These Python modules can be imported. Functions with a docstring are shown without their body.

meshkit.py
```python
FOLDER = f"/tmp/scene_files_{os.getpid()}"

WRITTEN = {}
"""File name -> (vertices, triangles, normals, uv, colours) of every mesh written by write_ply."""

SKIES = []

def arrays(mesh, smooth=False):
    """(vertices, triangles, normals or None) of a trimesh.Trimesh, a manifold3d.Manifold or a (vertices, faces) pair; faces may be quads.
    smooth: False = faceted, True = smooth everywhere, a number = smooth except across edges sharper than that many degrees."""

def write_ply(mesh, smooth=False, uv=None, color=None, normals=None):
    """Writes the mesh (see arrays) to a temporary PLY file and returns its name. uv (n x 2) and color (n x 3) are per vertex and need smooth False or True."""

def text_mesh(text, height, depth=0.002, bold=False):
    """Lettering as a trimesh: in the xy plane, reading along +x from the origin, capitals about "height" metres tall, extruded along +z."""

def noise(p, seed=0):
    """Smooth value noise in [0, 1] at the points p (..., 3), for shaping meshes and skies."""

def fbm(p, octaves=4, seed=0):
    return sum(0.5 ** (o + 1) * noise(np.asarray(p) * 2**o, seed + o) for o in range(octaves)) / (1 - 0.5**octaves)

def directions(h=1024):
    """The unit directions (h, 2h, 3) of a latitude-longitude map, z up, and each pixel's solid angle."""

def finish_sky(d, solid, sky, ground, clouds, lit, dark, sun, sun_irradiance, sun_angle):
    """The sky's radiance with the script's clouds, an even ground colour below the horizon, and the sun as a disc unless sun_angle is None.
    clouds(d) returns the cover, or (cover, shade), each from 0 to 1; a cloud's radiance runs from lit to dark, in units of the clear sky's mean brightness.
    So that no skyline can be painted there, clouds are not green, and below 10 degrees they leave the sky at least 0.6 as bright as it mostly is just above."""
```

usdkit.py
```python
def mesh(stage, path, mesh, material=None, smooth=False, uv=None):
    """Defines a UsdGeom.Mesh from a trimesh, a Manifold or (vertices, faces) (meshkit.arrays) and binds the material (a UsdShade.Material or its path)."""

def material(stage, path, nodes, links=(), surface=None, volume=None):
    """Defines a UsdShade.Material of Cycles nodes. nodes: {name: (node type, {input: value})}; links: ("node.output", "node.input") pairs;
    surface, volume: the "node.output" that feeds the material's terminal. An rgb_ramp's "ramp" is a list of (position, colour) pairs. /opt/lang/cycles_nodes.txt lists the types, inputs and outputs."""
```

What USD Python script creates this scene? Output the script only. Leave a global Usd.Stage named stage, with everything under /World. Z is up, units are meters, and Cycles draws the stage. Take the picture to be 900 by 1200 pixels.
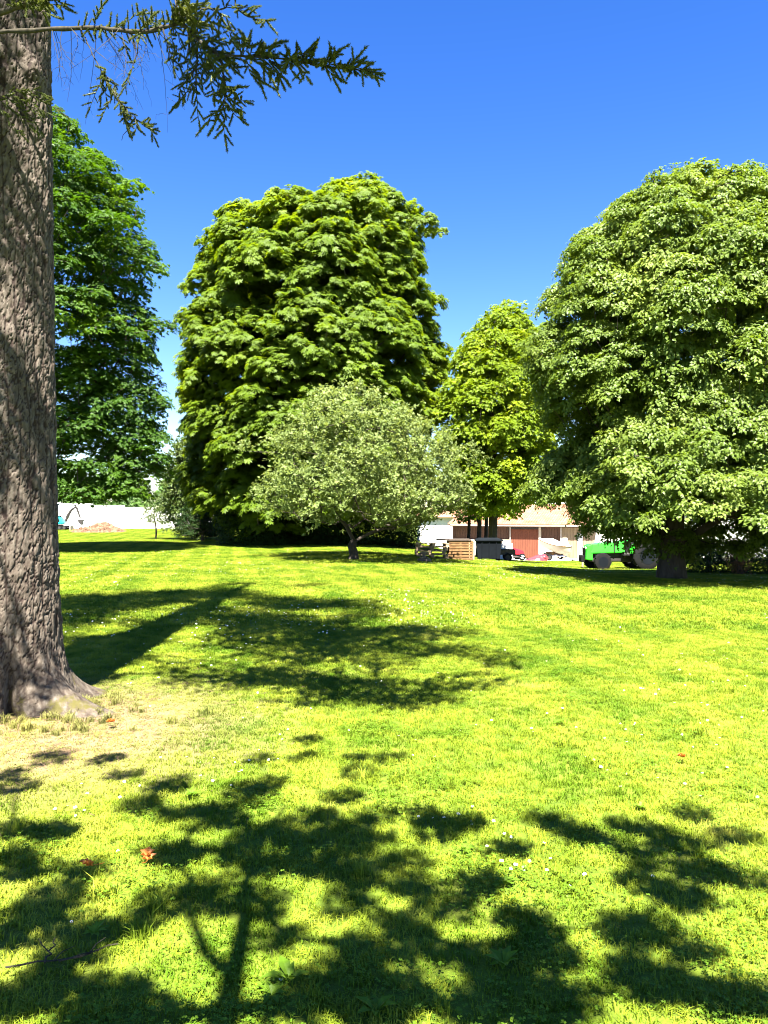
import math
import numpy as np
import trimesh
import manifold3d as m3
from scipy.spatial import cKDTree
from pxr import Gf, Sdf, Usd, UsdGeom, UsdLux, UsdShade, Vt
import usdkit
import meshkit

# ------------------------------------------------------------------ camera, sky, sun, exposure
EYE = 1.6                                   # eye height, metres; level view along +y
SUN_EL, SUN_AZ = math.radians(60.0), math.radians(181.0)   # azimuth clockwise from +y, towards the sun
EXPOSURE = 3.2
SKY_STRENGTH, SUN_INTENSITY = 0.05, 1.25

stage = Usd.Stage.CreateInMemory()
UsdGeom.SetStageUpAxis(stage, "Z")
UsdGeom.SetStageMetersPerUnit(stage, 1.0)
UsdGeom.Xform.Define(stage, "/World")
UsdGeom.Scope.Define(stage, "/World/Looks")
cam = UsdGeom.Camera.Define(stage, "/World/camera")
cam.AddTranslateOp().Set(Gf.Vec3d(0, 0, EYE))
cam.AddRotateXOp().Set(90.0)
cam.CreateHorizontalApertureAttr(36.0)
cam.CreateVerticalApertureAttr(48.0)
cam.CreateFocalLengthAttr(36.0)
cam.CreateClippingRangeAttr(Gf.Vec2f(0.05, 5000))
cam.CreateExposureAttr(EXPOSURE)

sky_mat = usdkit.material(stage, "/World/Looks/sky_air", {
    "s": ("sky_texture", {"sky_type": "single_scattering", "sun_disc": False, "sun_elevation": SUN_EL, "sun_rotation": SUN_AZ,
                          "altitude": 200.0, "air_density": 1.0, "aerosol_density": 0.15, "ozone_density": 2.2}),
    "h": ("hsv", {"hue": 0.518, "saturation": 1.36, "value": 0.70, "fac": 1.0}),
    "b": ("background_shader", {"strength": SKY_STRENGTH})},
    [("s.color", "h.color"), ("h.color", "b.color")], surface="b.background")
dome = UsdLux.DomeLight.Define(stage, "/World/sky")
dome.CreateIntensityAttr(1.0)
UsdShade.MaterialBindingAPI.Apply(dome.GetPrim()).Bind(sky_mat)
dome.GetPrim().SetCustomDataByKey("kind", "structure")
sun = UsdLux.DistantLight.Define(stage, "/World/sun")
sun.AddRotateZOp().Set(180.0 - math.degrees(SUN_AZ))
sun.AddRotateXOp().Set(90.0 - math.degrees(SUN_EL))
sun.CreateIntensityAttr(SUN_INTENSITY)
sun.CreateAngleAttr(0.53)
sun.CreateColorAttr(Gf.Vec3f(1.0, 0.95, 0.86))
sun.GetInput("normalize") if False else sun.CreateNormalizeAttr(True)
SHADOW = np.array([-math.sin(SUN_AZ), -math.cos(SUN_AZ)]) / math.tan(SUN_EL)   # ground offset of the shadow of a point 1 m up


# ------------------------------------------------------------------ helpers
def W(px, py, Y):
    "point at depth Y seen at a spot of the 900 x 1200 photograph (used for measuring)"
    return np.array([(px - 450) / 900 * Y, Y, EYE - (py - 600) / 900 * Y])


def smooth01(t):
    t = np.clip(t, 0, 1)
    return t * t * (3 - 2 * t)


def gz(x, y):
    "height of the ground"
    x, y = np.asarray(x, float), np.asarray(y, float)
    sp = np.where(y - 16 > 20, y - 16, np.log1p(np.exp(np.minimum((y - 16) / 2, 30))) * 2)
    d = 0.045 * np.minimum(sp, 60) * smooth01((x + 2) / 11)
    b = meshkit.noise(np.stack([x / 2.6, y / 2.6, 0 * x], -1), 5) - 0.5
    return -d + 0.05 * b * smooth01((60 - y) / 30)


def ground_at(px, py):
    Y = 10.0
    for _ in range(30):
        Y = (EYE - float(gz((px - 450) / 900 * Y, Y))) * 900 / max(py - 600, 4)
        Y = min(Y, 90)
    return np.array([(px - 450) / 900 * Y, Y])


used = {}


def path_for(parent, name):
    base = str(parent.GetPath()) if hasattr(parent, "GetPath") else (parent or "/World")
    k = (base, name)
    n = used.get(k, 0)
    used[k] = n + 1
    return f"{base}/{name}" + (f"_{n:03d}" if n else "")


def tag(p, label=None, cat=None, group=None, kind=None):
    p = p.GetPrim() if hasattr(p, "GetPrim") else p
    for k, v in (("label", label), ("category", cat), ("group", group), ("kind", kind)):
        if v:
            p.SetCustomDataByKey(k, v)
    return p


def thing(name, label, cat, loc=(0, 0, 0), rz=0.0, group=None):
    x = UsdGeom.Xform.Define(stage, path_for(None, name))
    x.AddTranslateOp().Set(Gf.Vec3d(*map(float, loc)))
    x.AddRotateZOp().Set(float(rz))
    return tag(x, label, cat, group)


def part(parent, name, mesh, mat, smooth=False, **kw):
    if isinstance(mesh, list):
        mesh = trimesh.util.concatenate([to_tm(m) for m in mesh])
    m = usdkit.mesh(stage, path_for(parent, name), mesh, mat, smooth)
    return tag(m, **kw)


def to_tm(m):
    if hasattr(m, "to_mesh"):
        q = m.to_mesh()
        return trimesh.Trimesh(q.vert_properties[:, :3], q.tri_verts, process=False)
    if isinstance(m, tuple):
        return trimesh.Trimesh(m[0], m[1], process=False)
    return m


def copies(proto, name, loc, rz, label, group, cat, scale=1.0, tilt=0.0):
    x = UsdGeom.Xform.Define(stage, path_for(None, name))
    x.AddTranslateOp().Set(Gf.Vec3d(*map(float, loc)))
    x.AddRotateZOp().Set(float(rz))
    if tilt:
        x.AddRotateXOp().Set(float(tilt))
    if scale != 1.0:
        x.AddScaleOp().Set(Gf.Vec3f(scale, scale, scale))
    p = x.GetPrim()
    p.GetReferences().AddInternalReference(proto)
    p.SetInstanceable(True)
    return tag(p, label, cat, group)


def quats(R):
    "rotation matrices (n,3,3) -> quath list w,x,y,z"
    from scipy.spatial.transform import Rotation
    q = Rotation.from_matrix(R).as_quat()
    out = Vt.QuathArray(len(q))
    for i, (x, y, z, w) in enumerate(q):
        out[i] = Gf.Quath(float(w), float(x), float(y), float(z))
    return out


def frames(zaxis, spin):
    "rotation matrices whose z column is zaxis, spun about it"
    z = zaxis / np.linalg.norm(zaxis, axis=1, keepdims=True)
    ref = np.where(np.abs(z[:, 2:3]) < 0.95, [[0, 0, 1.0]], [[1.0, 0, 0]])
    x = np.cross(ref, z)
    x /= np.linalg.norm(x, axis=1, keepdims=True)
    y = np.cross(z, x)
    c, s = np.cos(spin)[:, None], np.sin(spin)[:, None]
    return np.stack([c * x + s * y, -s * x + c * y, z], -1)


def scatter(parent, name, protos, pos, R, scale, idx, kind=None, label=None, cat=None):
    path = path_for(parent, name)
    pi = UsdGeom.PointInstancer.Define(stage, path)
    targets = []
    for k, (mesh, mat) in enumerate(protos):
        m = usdkit.mesh(stage, f"{path}/piece_{k:03d}" if k else f"{path}/piece", mesh, mat, False)
        targets.append(m.GetPath())
    pi.CreatePrototypesRel().SetTargets(targets)
    pi.CreateProtoIndicesAttr(Vt.IntArray.FromNumpy(np.asarray(idx, np.int32)))
    pi.CreatePositionsAttr(Vt.Vec3fArray.FromNumpy(np.asarray(pos, np.float32)))
    pi.CreateOrientationsAttr(quats(R))
    sc = np.asarray(scale, np.float32)
    if sc.ndim == 1:
        sc = np.repeat(sc[:, None], 3, 1)
    pi.CreateScalesAttr(Vt.Vec3fArray.FromNumpy(np.ascontiguousarray(sc)))
    return tag(pi, label, cat, None, kind)


def box(cx, cy, cz, sx, sy, sz, rz=0.0):
    b = trimesh.creation.box((sx, sy, sz))
    if rz:
        b.apply_transform(trimesh.transformations.rotation_matrix(math.radians(rz), [0, 0, 1]))
    b.apply_translation((cx, cy, cz))
    return b


def rbox(cx, cy, cz, sx, sy, sz, r=0.02):
    "rounded box"
    s = m3.Manifold.sphere(r, 8)
    pts = [s.translate((cx + a * (sx / 2 - r), cy + b * (sy / 2 - r), cz + c * (sz / 2 - r))) for a in (-1, 1) for b in (-1, 1) for c in (-1, 1)]
    return to_tm(m3.Manifold.batch_hull(pts))


def hull(points):
    return to_tm(m3.Manifold.hull_points(np.asarray(points, float)))


def cyl(p, q, r, n=12, r2=None):
    p, q = np.asarray(p, float), np.asarray(q, float)
    return tube(np.array([p, q]), np.array([r, r if r2 is None else r2]), n, cap=True)


def tube(P, r, n=6, cap=False):
    P = np.asarray(P, float)
    r = np.broadcast_to(np.asarray(r, float), len(P))
    T = np.gradient(P, axis=0)
    T /= np.maximum(np.linalg.norm(T, axis=1, keepdims=True), 1e-9)
    R = np.zeros_like(P)
    ref = np.array([0, 0, 1.0]) if abs(T[0, 2]) < 0.9 else np.array([1.0, 0, 0])
    for i in range(len(P)):
        ref = ref - T[i] * (ref @ T[i])
        nr = np.linalg.norm(ref)
        if nr < 1e-6:
            ref = np.cross(T[i], [1, 0.3, 0.2]); nr = np.linalg.norm(ref)
        ref = ref / nr
        R[i] = ref
    B = np.cross(T, R)
    a = np.arange(n) * 2 * np.pi / n
    V = (P[:, None] + r[:, None, None] * (np.cos(a)[None, :, None] * R[:, None] + np.sin(a)[None, :, None] * B[:, None])).reshape(-1, 3)
    i, j = np.meshgrid(np.arange(len(P) - 1), np.arange(n), indexing="ij")
    a0, a1 = i * n + j, i * n + (j + 1) % n
    F = np.concatenate([np.stack([a0, a1, a1 + n], -1).reshape(-1, 3), np.stack([a0, a1 + n, a0 + n], -1).reshape(-1, 3)])
    if cap:
        V = np.vstack([V, P[0], P[-1]])
        k = len(P) * n
        j = np.arange(n)
        F = np.vstack([F, np.stack([np.full(n, k), (j + 1) % n, j], -1), np.stack([np.full(n, k + 1), k - n + j, k - n + (j + 1) % n], -1)])
    return V, F


def join(meshes):
    V, F, n = [], [], 0
    for v, f in meshes:
        V.append(v); F.append(np.asarray(f) + n); n += len(v)
    return np.vstack(V), np.vstack(F)


# ------------------------------------------------------------------ materials
def mat_leaf(name, dark, light, glow, scale=0.5, trans=0.35, rough=0.45, pale=None, spec=0.4):
    "leaf: tone varies leaf by leaf and in drifts through the crown; light also passes through"
    p = f"/World/Looks/{name}"
    nodes = {
        "g": ("geometry", {}),
        "n": ("noise_texture", {"scale": scale, "detail": 3.0}),
        "mr": ("map_range", {"from_min": 0.3, "from_max": 0.7, "to_min": -0.3, "to_max": 0.3}),
        "add": ("math", {"math_type": "add", "use_clamp": True}),
        "c": ("rgb_ramp", {"ramp": [(0, dark), (0.75, light), (1.0, pale or light)]}),
        "gl": ("mix", {"mix_type": "multiply", "fac": 1.0, "color2": glow}),
        "p": ("principled_bsdf", {"roughness": rough, "specular_ior_level": spec}),
        "t": ("translucent_bsdf", {}),
        "m": ("mix_closure", {"fac": trans})}
    return usdkit.material(stage, p, nodes, [
        ("g.position", "n.vector"), ("n.fac", "mr.value"), ("mr.result", "add.value1"), ("g.random_per_island", "add.value2"),
        ("add.value", "c.fac"), ("c.color", "p.base_color"), ("c.color", "gl.color1"), ("gl.color", "t.color"),
        ("p.BSDF", "m.closure1"), ("t.BSDF", "m.closure2")], surface="m.closure")


def mat_noise(name, stops, scale=4.0, rough=0.8, detail=4.0, bump=0.0, stretch=(1, 1, 1), metallic=0.0, spec=0.3, distort=0.0, obj=False, bscale=None, coat=0.0):
    p = f"/World/Looks/{name}"
    nodes = {
        "g": ("texture_coordinate", {}) if obj else ("geometry", {}),
        "mp": ("mapping", {"scale": stretch}),
        "n": ("noise_texture", {"scale": scale, "detail": detail, "roughness": 0.6, "distortion": distort}),
        "c": ("rgb_ramp", {"ramp": stops}),
        "p": ("principled_bsdf", {"roughness": rough, "metallic": metallic, "specular_ior_level": spec, "coat_weight": coat})}
    links = [("g.object" if obj else "g.position", "mp.vector"), ("mp.vector", "n.vector"), ("n.fac", "c.fac"), ("c.color", "p.base_color")]
    if bump:
        nodes["n2"] = ("noise_texture", {"scale": bscale or scale * 2, "detail": 4.0})
        nodes["b"] = ("bump", {"strength": bump, "distance": 0.05})
        links += [("mp.vector", "n2.vector"), ("n2.fac", "b.height"), ("b.normal", "p.normal")]
    return usdkit.material(stage, p, nodes, links, surface="p.BSDF")


def flat2(c, d=0.25):
    "ramp around one colour"
    c = np.array(c)
    return [(0.3, tuple(c * (1 - d))), (0.7, tuple(np.minimum(c * (1 + d), 0.95)))]


TRUNK_BASE = np.array([-3.14, 6.3])

M_lawn = usdkit.material(stage, "/World/Looks/lawn_earth", {
    "g": ("geometry", {}),
    "n1": ("noise_texture", {"scale": 0.9, "detail": 5.0, "roughness": 0.6}),
    "n2": ("noise_texture", {"scale": 9.0, "detail": 6.0, "roughness": 0.7}),
    "c1": ("rgb_ramp", {"ramp": [(0.3, (0.06, 0.105, 0.005)), (0.5, (0.10, 0.15, 0.008)), (0.72, (0.14, 0.165, 0.02))]}),
    "c2": ("rgb_ramp", {"ramp": [(0.3, (0.45, 0.42, 0.4)), (0.7, (1.0, 1.0, 1.0))]}),
    "m": ("mix", {"mix_type": "multiply", "fac": 0.9}),
    "d": ("vector_math", {"math_type": "distance", "vector2": (TRUNK_BASE[0] + 0.5, TRUNK_BASE[1] - 0.6, 0)}),
    "dn": ("math", {"math_type": "multiply_add", "value2": 1.6}),
    "mr": ("map_range", {"from_min": 1.5, "from_max": 3.0, "to_min": 1.0, "to_max": 0.0, "clamp": True}),
    "e": ("mix", {"color2": (0.15, 0.10, 0.055)}),
    "p": ("principled_bsdf", {"roughness": 0.9, "specular_ior_level": 0.2}),
    "b": ("bump", {"strength": 0.7, "distance": 0.04})},
    [("g.position", "n1.vector"), ("g.position", "n2.vector"), ("g.position", "d.vector1"), ("n1.fac", "c1.fac"), ("n2.fac", "c2.fac"),
     ("c1.color", "m.color1"), ("c2.color", "m.color2"), ("n1.fac", "dn.value1"), ("d.value", "dn.value3"), ("dn.value", "mr.value"),
     ("mr.result", "e.fac"), ("m.color", "e.color1"), ("e.color", "p.base_color"), ("n2.fac", "b.height"), ("b.normal", "p.normal")], surface="p.BSDF")

# grass blades: green to straw, in drifts, mown in faint lanes, scorched round the big trunk
M_grass = usdkit.material(stage, "/World/Looks/grass_blade", {
    "g": ("geometry", {}),
    "n1": ("noise_texture", {"scale": 0.8, "detail": 4.0, "roughness": 0.6}),
    "n3": ("noise_texture", {"scale": 4.5, "detail": 3.0}),
    "r1": ("map_range", {"from_min": 0.32, "from_max": 0.68, "to_min": -0.14, "to_max": 0.24}),
    "r3": ("map_range", {"from_min": 0.3, "from_max": 0.7, "to_min": -0.16, "to_max": 0.16}),
    "a1": ("math", {"math_type": "add"}),
    "rs": ("math", {"math_type": "multiply", "value2": 0.62}),
    "a2": ("math", {"math_type": "add"}),
    "mp": ("mapping", {"rotation": (0, 0, math.radians(-11.6))}),
    "w": ("wave_texture", {"wave_type": "bands", "bands_direction": "x", "scale": 0.30, "distortion": 1.6, "detail": 2.0}),
    "wr": ("map_range", {"from_min": 0.3, "from_max": 0.7, "to_min": -0.05, "to_max": 0.05, "clamp": True}),
    "a3": ("math", {"math_type": "add"}),
    "d": ("vector_math", {"math_type": "distance", "vector2": (TRUNK_BASE[0] + 0.5, TRUNK_BASE[1] - 0.6, 0)}),
    "dr": ("map_range", {"from_min": 0.8, "from_max": 2.2, "to_min": 1.0, "to_max": 0.0, "clamp": True}),
    "dm": ("math", {"math_type": "multiply_add", "value2": 1.8, "value3": -0.9}),
    "ds": ("math", {"math_type": "add"}),
    "dc": ("clamp", {"min": 0.0, "max": 0.52}),
    "dg": ("math", {"math_type": "multiply", "use_clamp": True}),
    "cm": ("mix", {"color2": (0.20, 0.145, 0.075)}),
    "a4": ("math", {"math_type": "add", "value2": 0.14, "use_clamp": False}),
    "a5": ("math", {"math_type": "add", "value2": 0.0, "use_clamp": True}),
    "c": ("rgb_ramp", {"ramp": [(0.0, (0.065, 0.125, 0.005)), (0.3, (0.20, 0.245, 0.018)), (0.55, (0.32, 0.322, 0.048)), (0.78, (0.415, 0.375, 0.11)), (1.0, (0.33, 0.25, 0.11))]}),
    "p": ("principled_bsdf", {"roughness": 0.55, "specular_ior_level": 0.12}),
    "t": ("translucent_bsdf", {}),
    "m": ("mix_closure", {"fac": 0.3})},
    [("g.position", "n1.vector"), ("g.position", "n3.vector"), ("n1.fac", "r1.value"), ("n3.fac", "r3.value"),
     ("r1.result", "a1.value1"), ("r3.result", "a1.value2"), ("g.random_per_island", "rs.value1"), ("rs.value", "a2.value1"), ("a1.value", "a2.value2"),
     ("g.position", "mp.vector"), ("mp.vector", "w.vector"), ("w.fac", "wr.value"), ("wr.result", "a3.value1"), ("a2.value", "a3.value2"),
     ("g.position", "d.vector1"), ("d.value", "dr.value"), ("a3.value", "a4.value1"), ("a4.value", "a5.value1"), ("n3.fac", "dm.value1"), ("dm.value", "ds.value1"), ("dr.result", "ds.value2"), ("ds.value", "dc.value"), ("dc.result", "dg.value1"), ("dr.result", "dg.value2"),
     ("a5.value", "c.fac"), ("c.color", "cm.color1"), ("dg.value", "cm.fac"), ("cm.color", "p.base_color"), ("cm.color", "t.color"), ("p.BSDF", "m.closure1"), ("t.BSDF", "m.closure2")], surface="m.closure")

M_bark_big = usdkit.material(stage, "/World/Looks/plated_bark", {
    "g": ("geometry", {}),
    "a": ("attribute", {"attribute": "groove"}),
    "mp": ("mapping", {"scale": (1, 1, 0.45)}),
    "n": ("noise_texture", {"scale": 30.0, "detail": 8.0, "roughness": 0.7}),
    "c": ("rgb_ramp", {"ramp": [(0.3, (0.038, 0.027, 0.019)), (0.5, (0.070, 0.056, 0.042)), (0.7, (0.122, 0.104, 0.084))]}),
    "gr": ("mix", {"color2": (0.018, 0.010, 0.007)}),
    "n2": ("noise_texture", {"scale": 4.2, "detail": 8.0, "roughness": 0.72}),
    "s": ("separate_xyz", {}),
    "hz": ("map_range", {"from_min": 0.02, "from_max": 0.75, "to_min": 0.10, "to_max": -0.16, "clamp": True}),
    "ad": ("math", {"math_type": "add"}),
    "mo": ("map_range", {"from_min": 0.60, "from_max": 0.68, "to_min": 0.0, "to_max": 0.9, "clamp": True}),
    "mc": ("mix", {"color2": (0.05, 0.044, 0.007)}),
    "p": ("principled_bsdf", {"roughness": 0.85, "specular_ior_level": 0.25}),
    "b": ("bump", {"strength": 0.6, "distance": 0.015})},
    [("g.position", "mp.vector"), ("mp.vector", "n.vector"), ("n.fac", "c.fac"), ("c.color", "gr.color1"), ("a.fac", "gr.fac"),
     ("g.position", "n2.vector"), ("g.position", "s.vector"), ("s.z", "hz.value"), ("hz.result", "ad.value1"), ("n2.fac", "ad.value2"), ("ad.value", "mo.value"),
     ("mo.result", "mc.fac"), ("gr.color", "mc.color1"), ("mc.color", "p.base_color"), ("n.fac", "b.height"), ("b.normal", "p.normal")], surface="p.BSDF")

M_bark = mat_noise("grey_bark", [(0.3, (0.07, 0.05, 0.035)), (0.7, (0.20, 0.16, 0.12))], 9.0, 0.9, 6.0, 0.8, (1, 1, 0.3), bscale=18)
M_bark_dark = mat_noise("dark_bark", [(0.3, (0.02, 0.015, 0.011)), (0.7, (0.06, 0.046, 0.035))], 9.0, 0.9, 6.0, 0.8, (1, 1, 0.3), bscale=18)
M_twig = mat_noise("twig_bark", [(0.3, (0.010, 0.008, 0.006)), (0.7, (0.041, 0.034, 0.019))], 30.0, 0.9)
M_chestnut = mat_leaf("chestnut_leaf", (0.075, 0.125, 0.005), (0.21, 0.29, 0.010), (2.0, 1.7, 0.6), 0.35, 0.5, 0.5, pale=(0.30, 0.37, 0.05), spec=0.22)
M_lime = mat_leaf("lime_leaf", (0.085, 0.13, 0.016), (0.25, 0.31, 0.065), (1.7, 1.6, 0.7), 0.6, 0.46, 0.45, pale=(0.48, 0.52, 0.29), spec=0.25)
M_maple = mat_leaf("maple_leaf", (0.03, 0.075, 0.004), (0.11, 0.20, 0.007), (2.0, 1.8, 0.6), 0.5, 0.48, 0.5, pale=(0.18, 0.28, 0.02), spec=0.22)
M_young = mat_leaf("yellow_green_leaf", (0.12, 0.18, 0.005), (0.31, 0.37, 0.010), (1.8, 1.6, 0.6), 0.6, 0.5, 0.5, pale=(0.42, 0.46, 0.03), spec=0.22)
M_plum = mat_leaf("plum_leaf", (0.12, 0.16, 0.045), (0.27, 0.32, 0.12), (1.6, 1.5, 0.85), 1.3, 0.42, 0.5, pale=(0.38, 0.38, 0.20), spec=0.2)
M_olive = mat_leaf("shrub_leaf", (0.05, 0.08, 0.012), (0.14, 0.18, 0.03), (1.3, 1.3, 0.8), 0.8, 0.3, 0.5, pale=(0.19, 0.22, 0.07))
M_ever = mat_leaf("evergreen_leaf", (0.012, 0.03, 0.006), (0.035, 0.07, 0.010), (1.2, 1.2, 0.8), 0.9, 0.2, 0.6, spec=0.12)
M_far = mat_leaf("far_leaf", (0.06, 0.13, 0.02), (0.16, 0.26, 0.04), (1.3, 1.3, 0.8), 0.4, 0.35, 0.5)
M_needle = mat_leaf("fir_needle", (0.065, 0.085, 0.02), (0.19, 0.21, 0.045), (1.5, 1.4, 0.7), 2.0, 0.4, 0.5, pale=(0.48, 0.42, 0.09), spec=0.2)
M_weed = mat_leaf("weed_leaf", (0.08, 0.15, 0.010), (0.17, 0.27, 0.018), (1.4, 1.4, 0.7), 6.0, 0.35, 0.5, spec=0.15)


# ------------------------------------------------------------------ leaves, sprays, trees
def leaf_simple(l=1.0, w=0.5, fold=0.12, droop=0.15, mid=0.42):
    V = np.array([[0, 0, 0], [mid * l, w / 2, fold * w], [mid * l, -w / 2, fold * w], [l, 0, -droop * l], [mid * l, 0, -fold * w * 0.4]])
    return V, np.array([[0, 4, 1], [0, 2, 4], [4, 3, 1], [4, 2, 3]])


def leaf_palmate(l=1.0, n=7, droop=0.35, w=0.3):
    out = []
    for k in range(n):
        a = (k - (n - 1) / 2) * (2 * np.pi * 0.78 / n)
        s = l * (1.0 - 0.42 * (abs(k - (n - 1) / 2) / ((n - 1) / 2)) ** 1.5)
        c, sn = math.cos(a), math.sin(a)
        R = np.array([[c, -sn, 0], [sn, c, 0], [0, 0, 1]])
        V = np.array([[0, 0, 0], [0.62 * s, s * w / 2, -0.12 * s], [s, 0, -droop * s], [0.62 * s, -s * w / 2, -0.12 * s]]) @ R.T
        out.append((V, np.array([[0, 3, 2], [0, 2, 1]])))
    V, F = join(out)
    return V, F


def leaf_lobed(l=1.0, droop=0.15):
    out = []
    for a, s in ((0, 1.0), (0.9, 0.8), (-0.9, 0.8), (1.9, 0.45), (-1.9, 0.45)):
        c, sn = math.cos(a), math.sin(a)
        R = np.array([[c, -sn, 0], [sn, c, 0], [0, 0, 1]])
        V = np.array([[0, 0, 0], [0.55 * s * l, s * l * 0.27, 0.02], [s * l, 0, -droop * s * l], [0.55 * s * l, -s * l * 0.27, 0.02]]) @ R.T
        out.append((V + [0.25 * l, 0, 0], np.array([[0, 3, 2], [0, 2, 1]])))
    return join(out)


def place_leaves(leaf, P, D, N, S):
    "copies of a leaf at P, pointing along D, facing N, of size S"
    D = D / np.linalg.norm(D, axis=1, keepdims=True)
    N = N - D * (N * D).sum(1, keepdims=True)
    N /= np.maximum(np.linalg.norm(N, axis=1, keepdims=True), 1e-9)
    B = np.cross(N, D)
    R = np.stack([D, B, N], -1)
    V = np.einsum("nij,vj->nvi", R, leaf[0]) * S[:, None, None] + P[:, None]
    n = len(leaf[0])
    F = leaf[1][None] + (np.arange(len(P)) * n)[:, None, None]
    return V.reshape(-1, 3), F.reshape(-1, 3)


def clump(leaf, n, size, rng, flat=0.5, lo=-0.35, spread=1.0, face=0.6, droop=0.5, twigs=5, core=0.35):
    "a bough end: leaves over a dome of radius about 1 (z up), with a few twigs"
    u = rng.uniform(lo, 1, n)
    th = rng.uniform(0, 2 * np.pi, n)
    rr = np.where(rng.random(n) < core, rng.uniform(0.3, 0.85, n), rng.uniform(0.8, 1.08, n))
    c = np.sqrt(np.maximum(1 - u * u, 0))
    out = np.stack([c * np.cos(th), c * np.sin(th), u], -1)
    P = out * rr[:, None] * [spread, spread, flat]
    lump = 0.8 + 0.45 * meshkit.noise(P * 2.3 + rng.uniform(0, 99, 3), 3)
    P = P * lump[:, None]
    D = out * [1, 1, 0.2] + rng.normal(0, 0.5, (n, 3)) + [0, 0, -droop]
    N = out * face + [0, 0, 0.75] + rng.normal(0, 0.33, (n, 3))
    V, F = place_leaves(leaf, P, D, N, size * rng.uniform(0.7, 1.25, n))
    return V, F


def pad(leaf, n, size, rng, twigs=7, droop=0.35, thick=0.06, tiers=2, gap=0.32, jit=0.28, face=0.45):
    "a bough end seen in layers: flat leafy twigs fanning out and drooping at the tips, in one or more tiers"
    out = []
    per = n // (twigs * tiers)
    for k in range(tiers):
        for j in range(twigs):
            a = 2 * np.pi * (j + rng.uniform(-0.35, 0.35)) / twigs + k
            d, sd = np.array([math.cos(a), math.sin(a), 0]), np.array([-math.sin(a), math.cos(a), 0])
            L = rng.uniform(0.65, 1.15) * (1 - 0.18 * k)
            rise = rng.normal(0, 0.12)
            t = rng.uniform(0.08, 1, per) ** 0.8
            w = rng.uniform(-1, 1, per) * 0.34 * (1.1 - 0.75 * t)
            z = k * gap + rise * t - droop * t ** 2 + rng.normal(0, thick, per) - 0.12 * np.abs(w)
            P = d * (t * L)[:, None] + sd * (w * L)[:, None] + np.array([0, 0, 1.0]) * z[:, None]
            D = d * 0.8 + sd * np.sign(w)[:, None] * 0.7 + [0, 0, -0.25 - 0.5 * droop] + rng.normal(0, 0.3, (per, 3))
            N = d * face * t[:, None] + [0, 0, 1.0] + rng.normal(0, jit, (per, 3))
            out.append(place_leaves(leaf, P, D, N, size * rng.uniform(0.7, 1.25, per)))
    return join(out)


def clump_spiky(leaf, n, size, rng, shoots=9, length=1.1, up=0.45):
    "an upright bunch of leafy shoots"
    out = []
    per = n // shoots
    for _ in range(shoots):
        a = rng.uniform(0, 2 * np.pi)
        d = np.array([math.cos(a), math.sin(a), rng.uniform(-0.3, 1.0) + up])
        d /= np.linalg.norm(d)
        L = length * rng.uniform(0.6, 1.15)
        t = np.sort(rng.uniform(0.15, 1, per))
        P = d * (t * L)[:, None] + np.array([0, 0, -0.18]) * (t ** 2 * L)[:, None] + rng.normal(0, 0.03, (per, 3))
        D = d * 0.6 + rng.normal(0, 0.6, (per, 3))
        N = np.array([0, 0, 0.8]) + rng.normal(0, 0.45, (per, 3))
        out.append(place_leaves(leaf, P, D, N, size * rng.uniform(0.7, 1.2, per)))
    return join(out)


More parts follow.
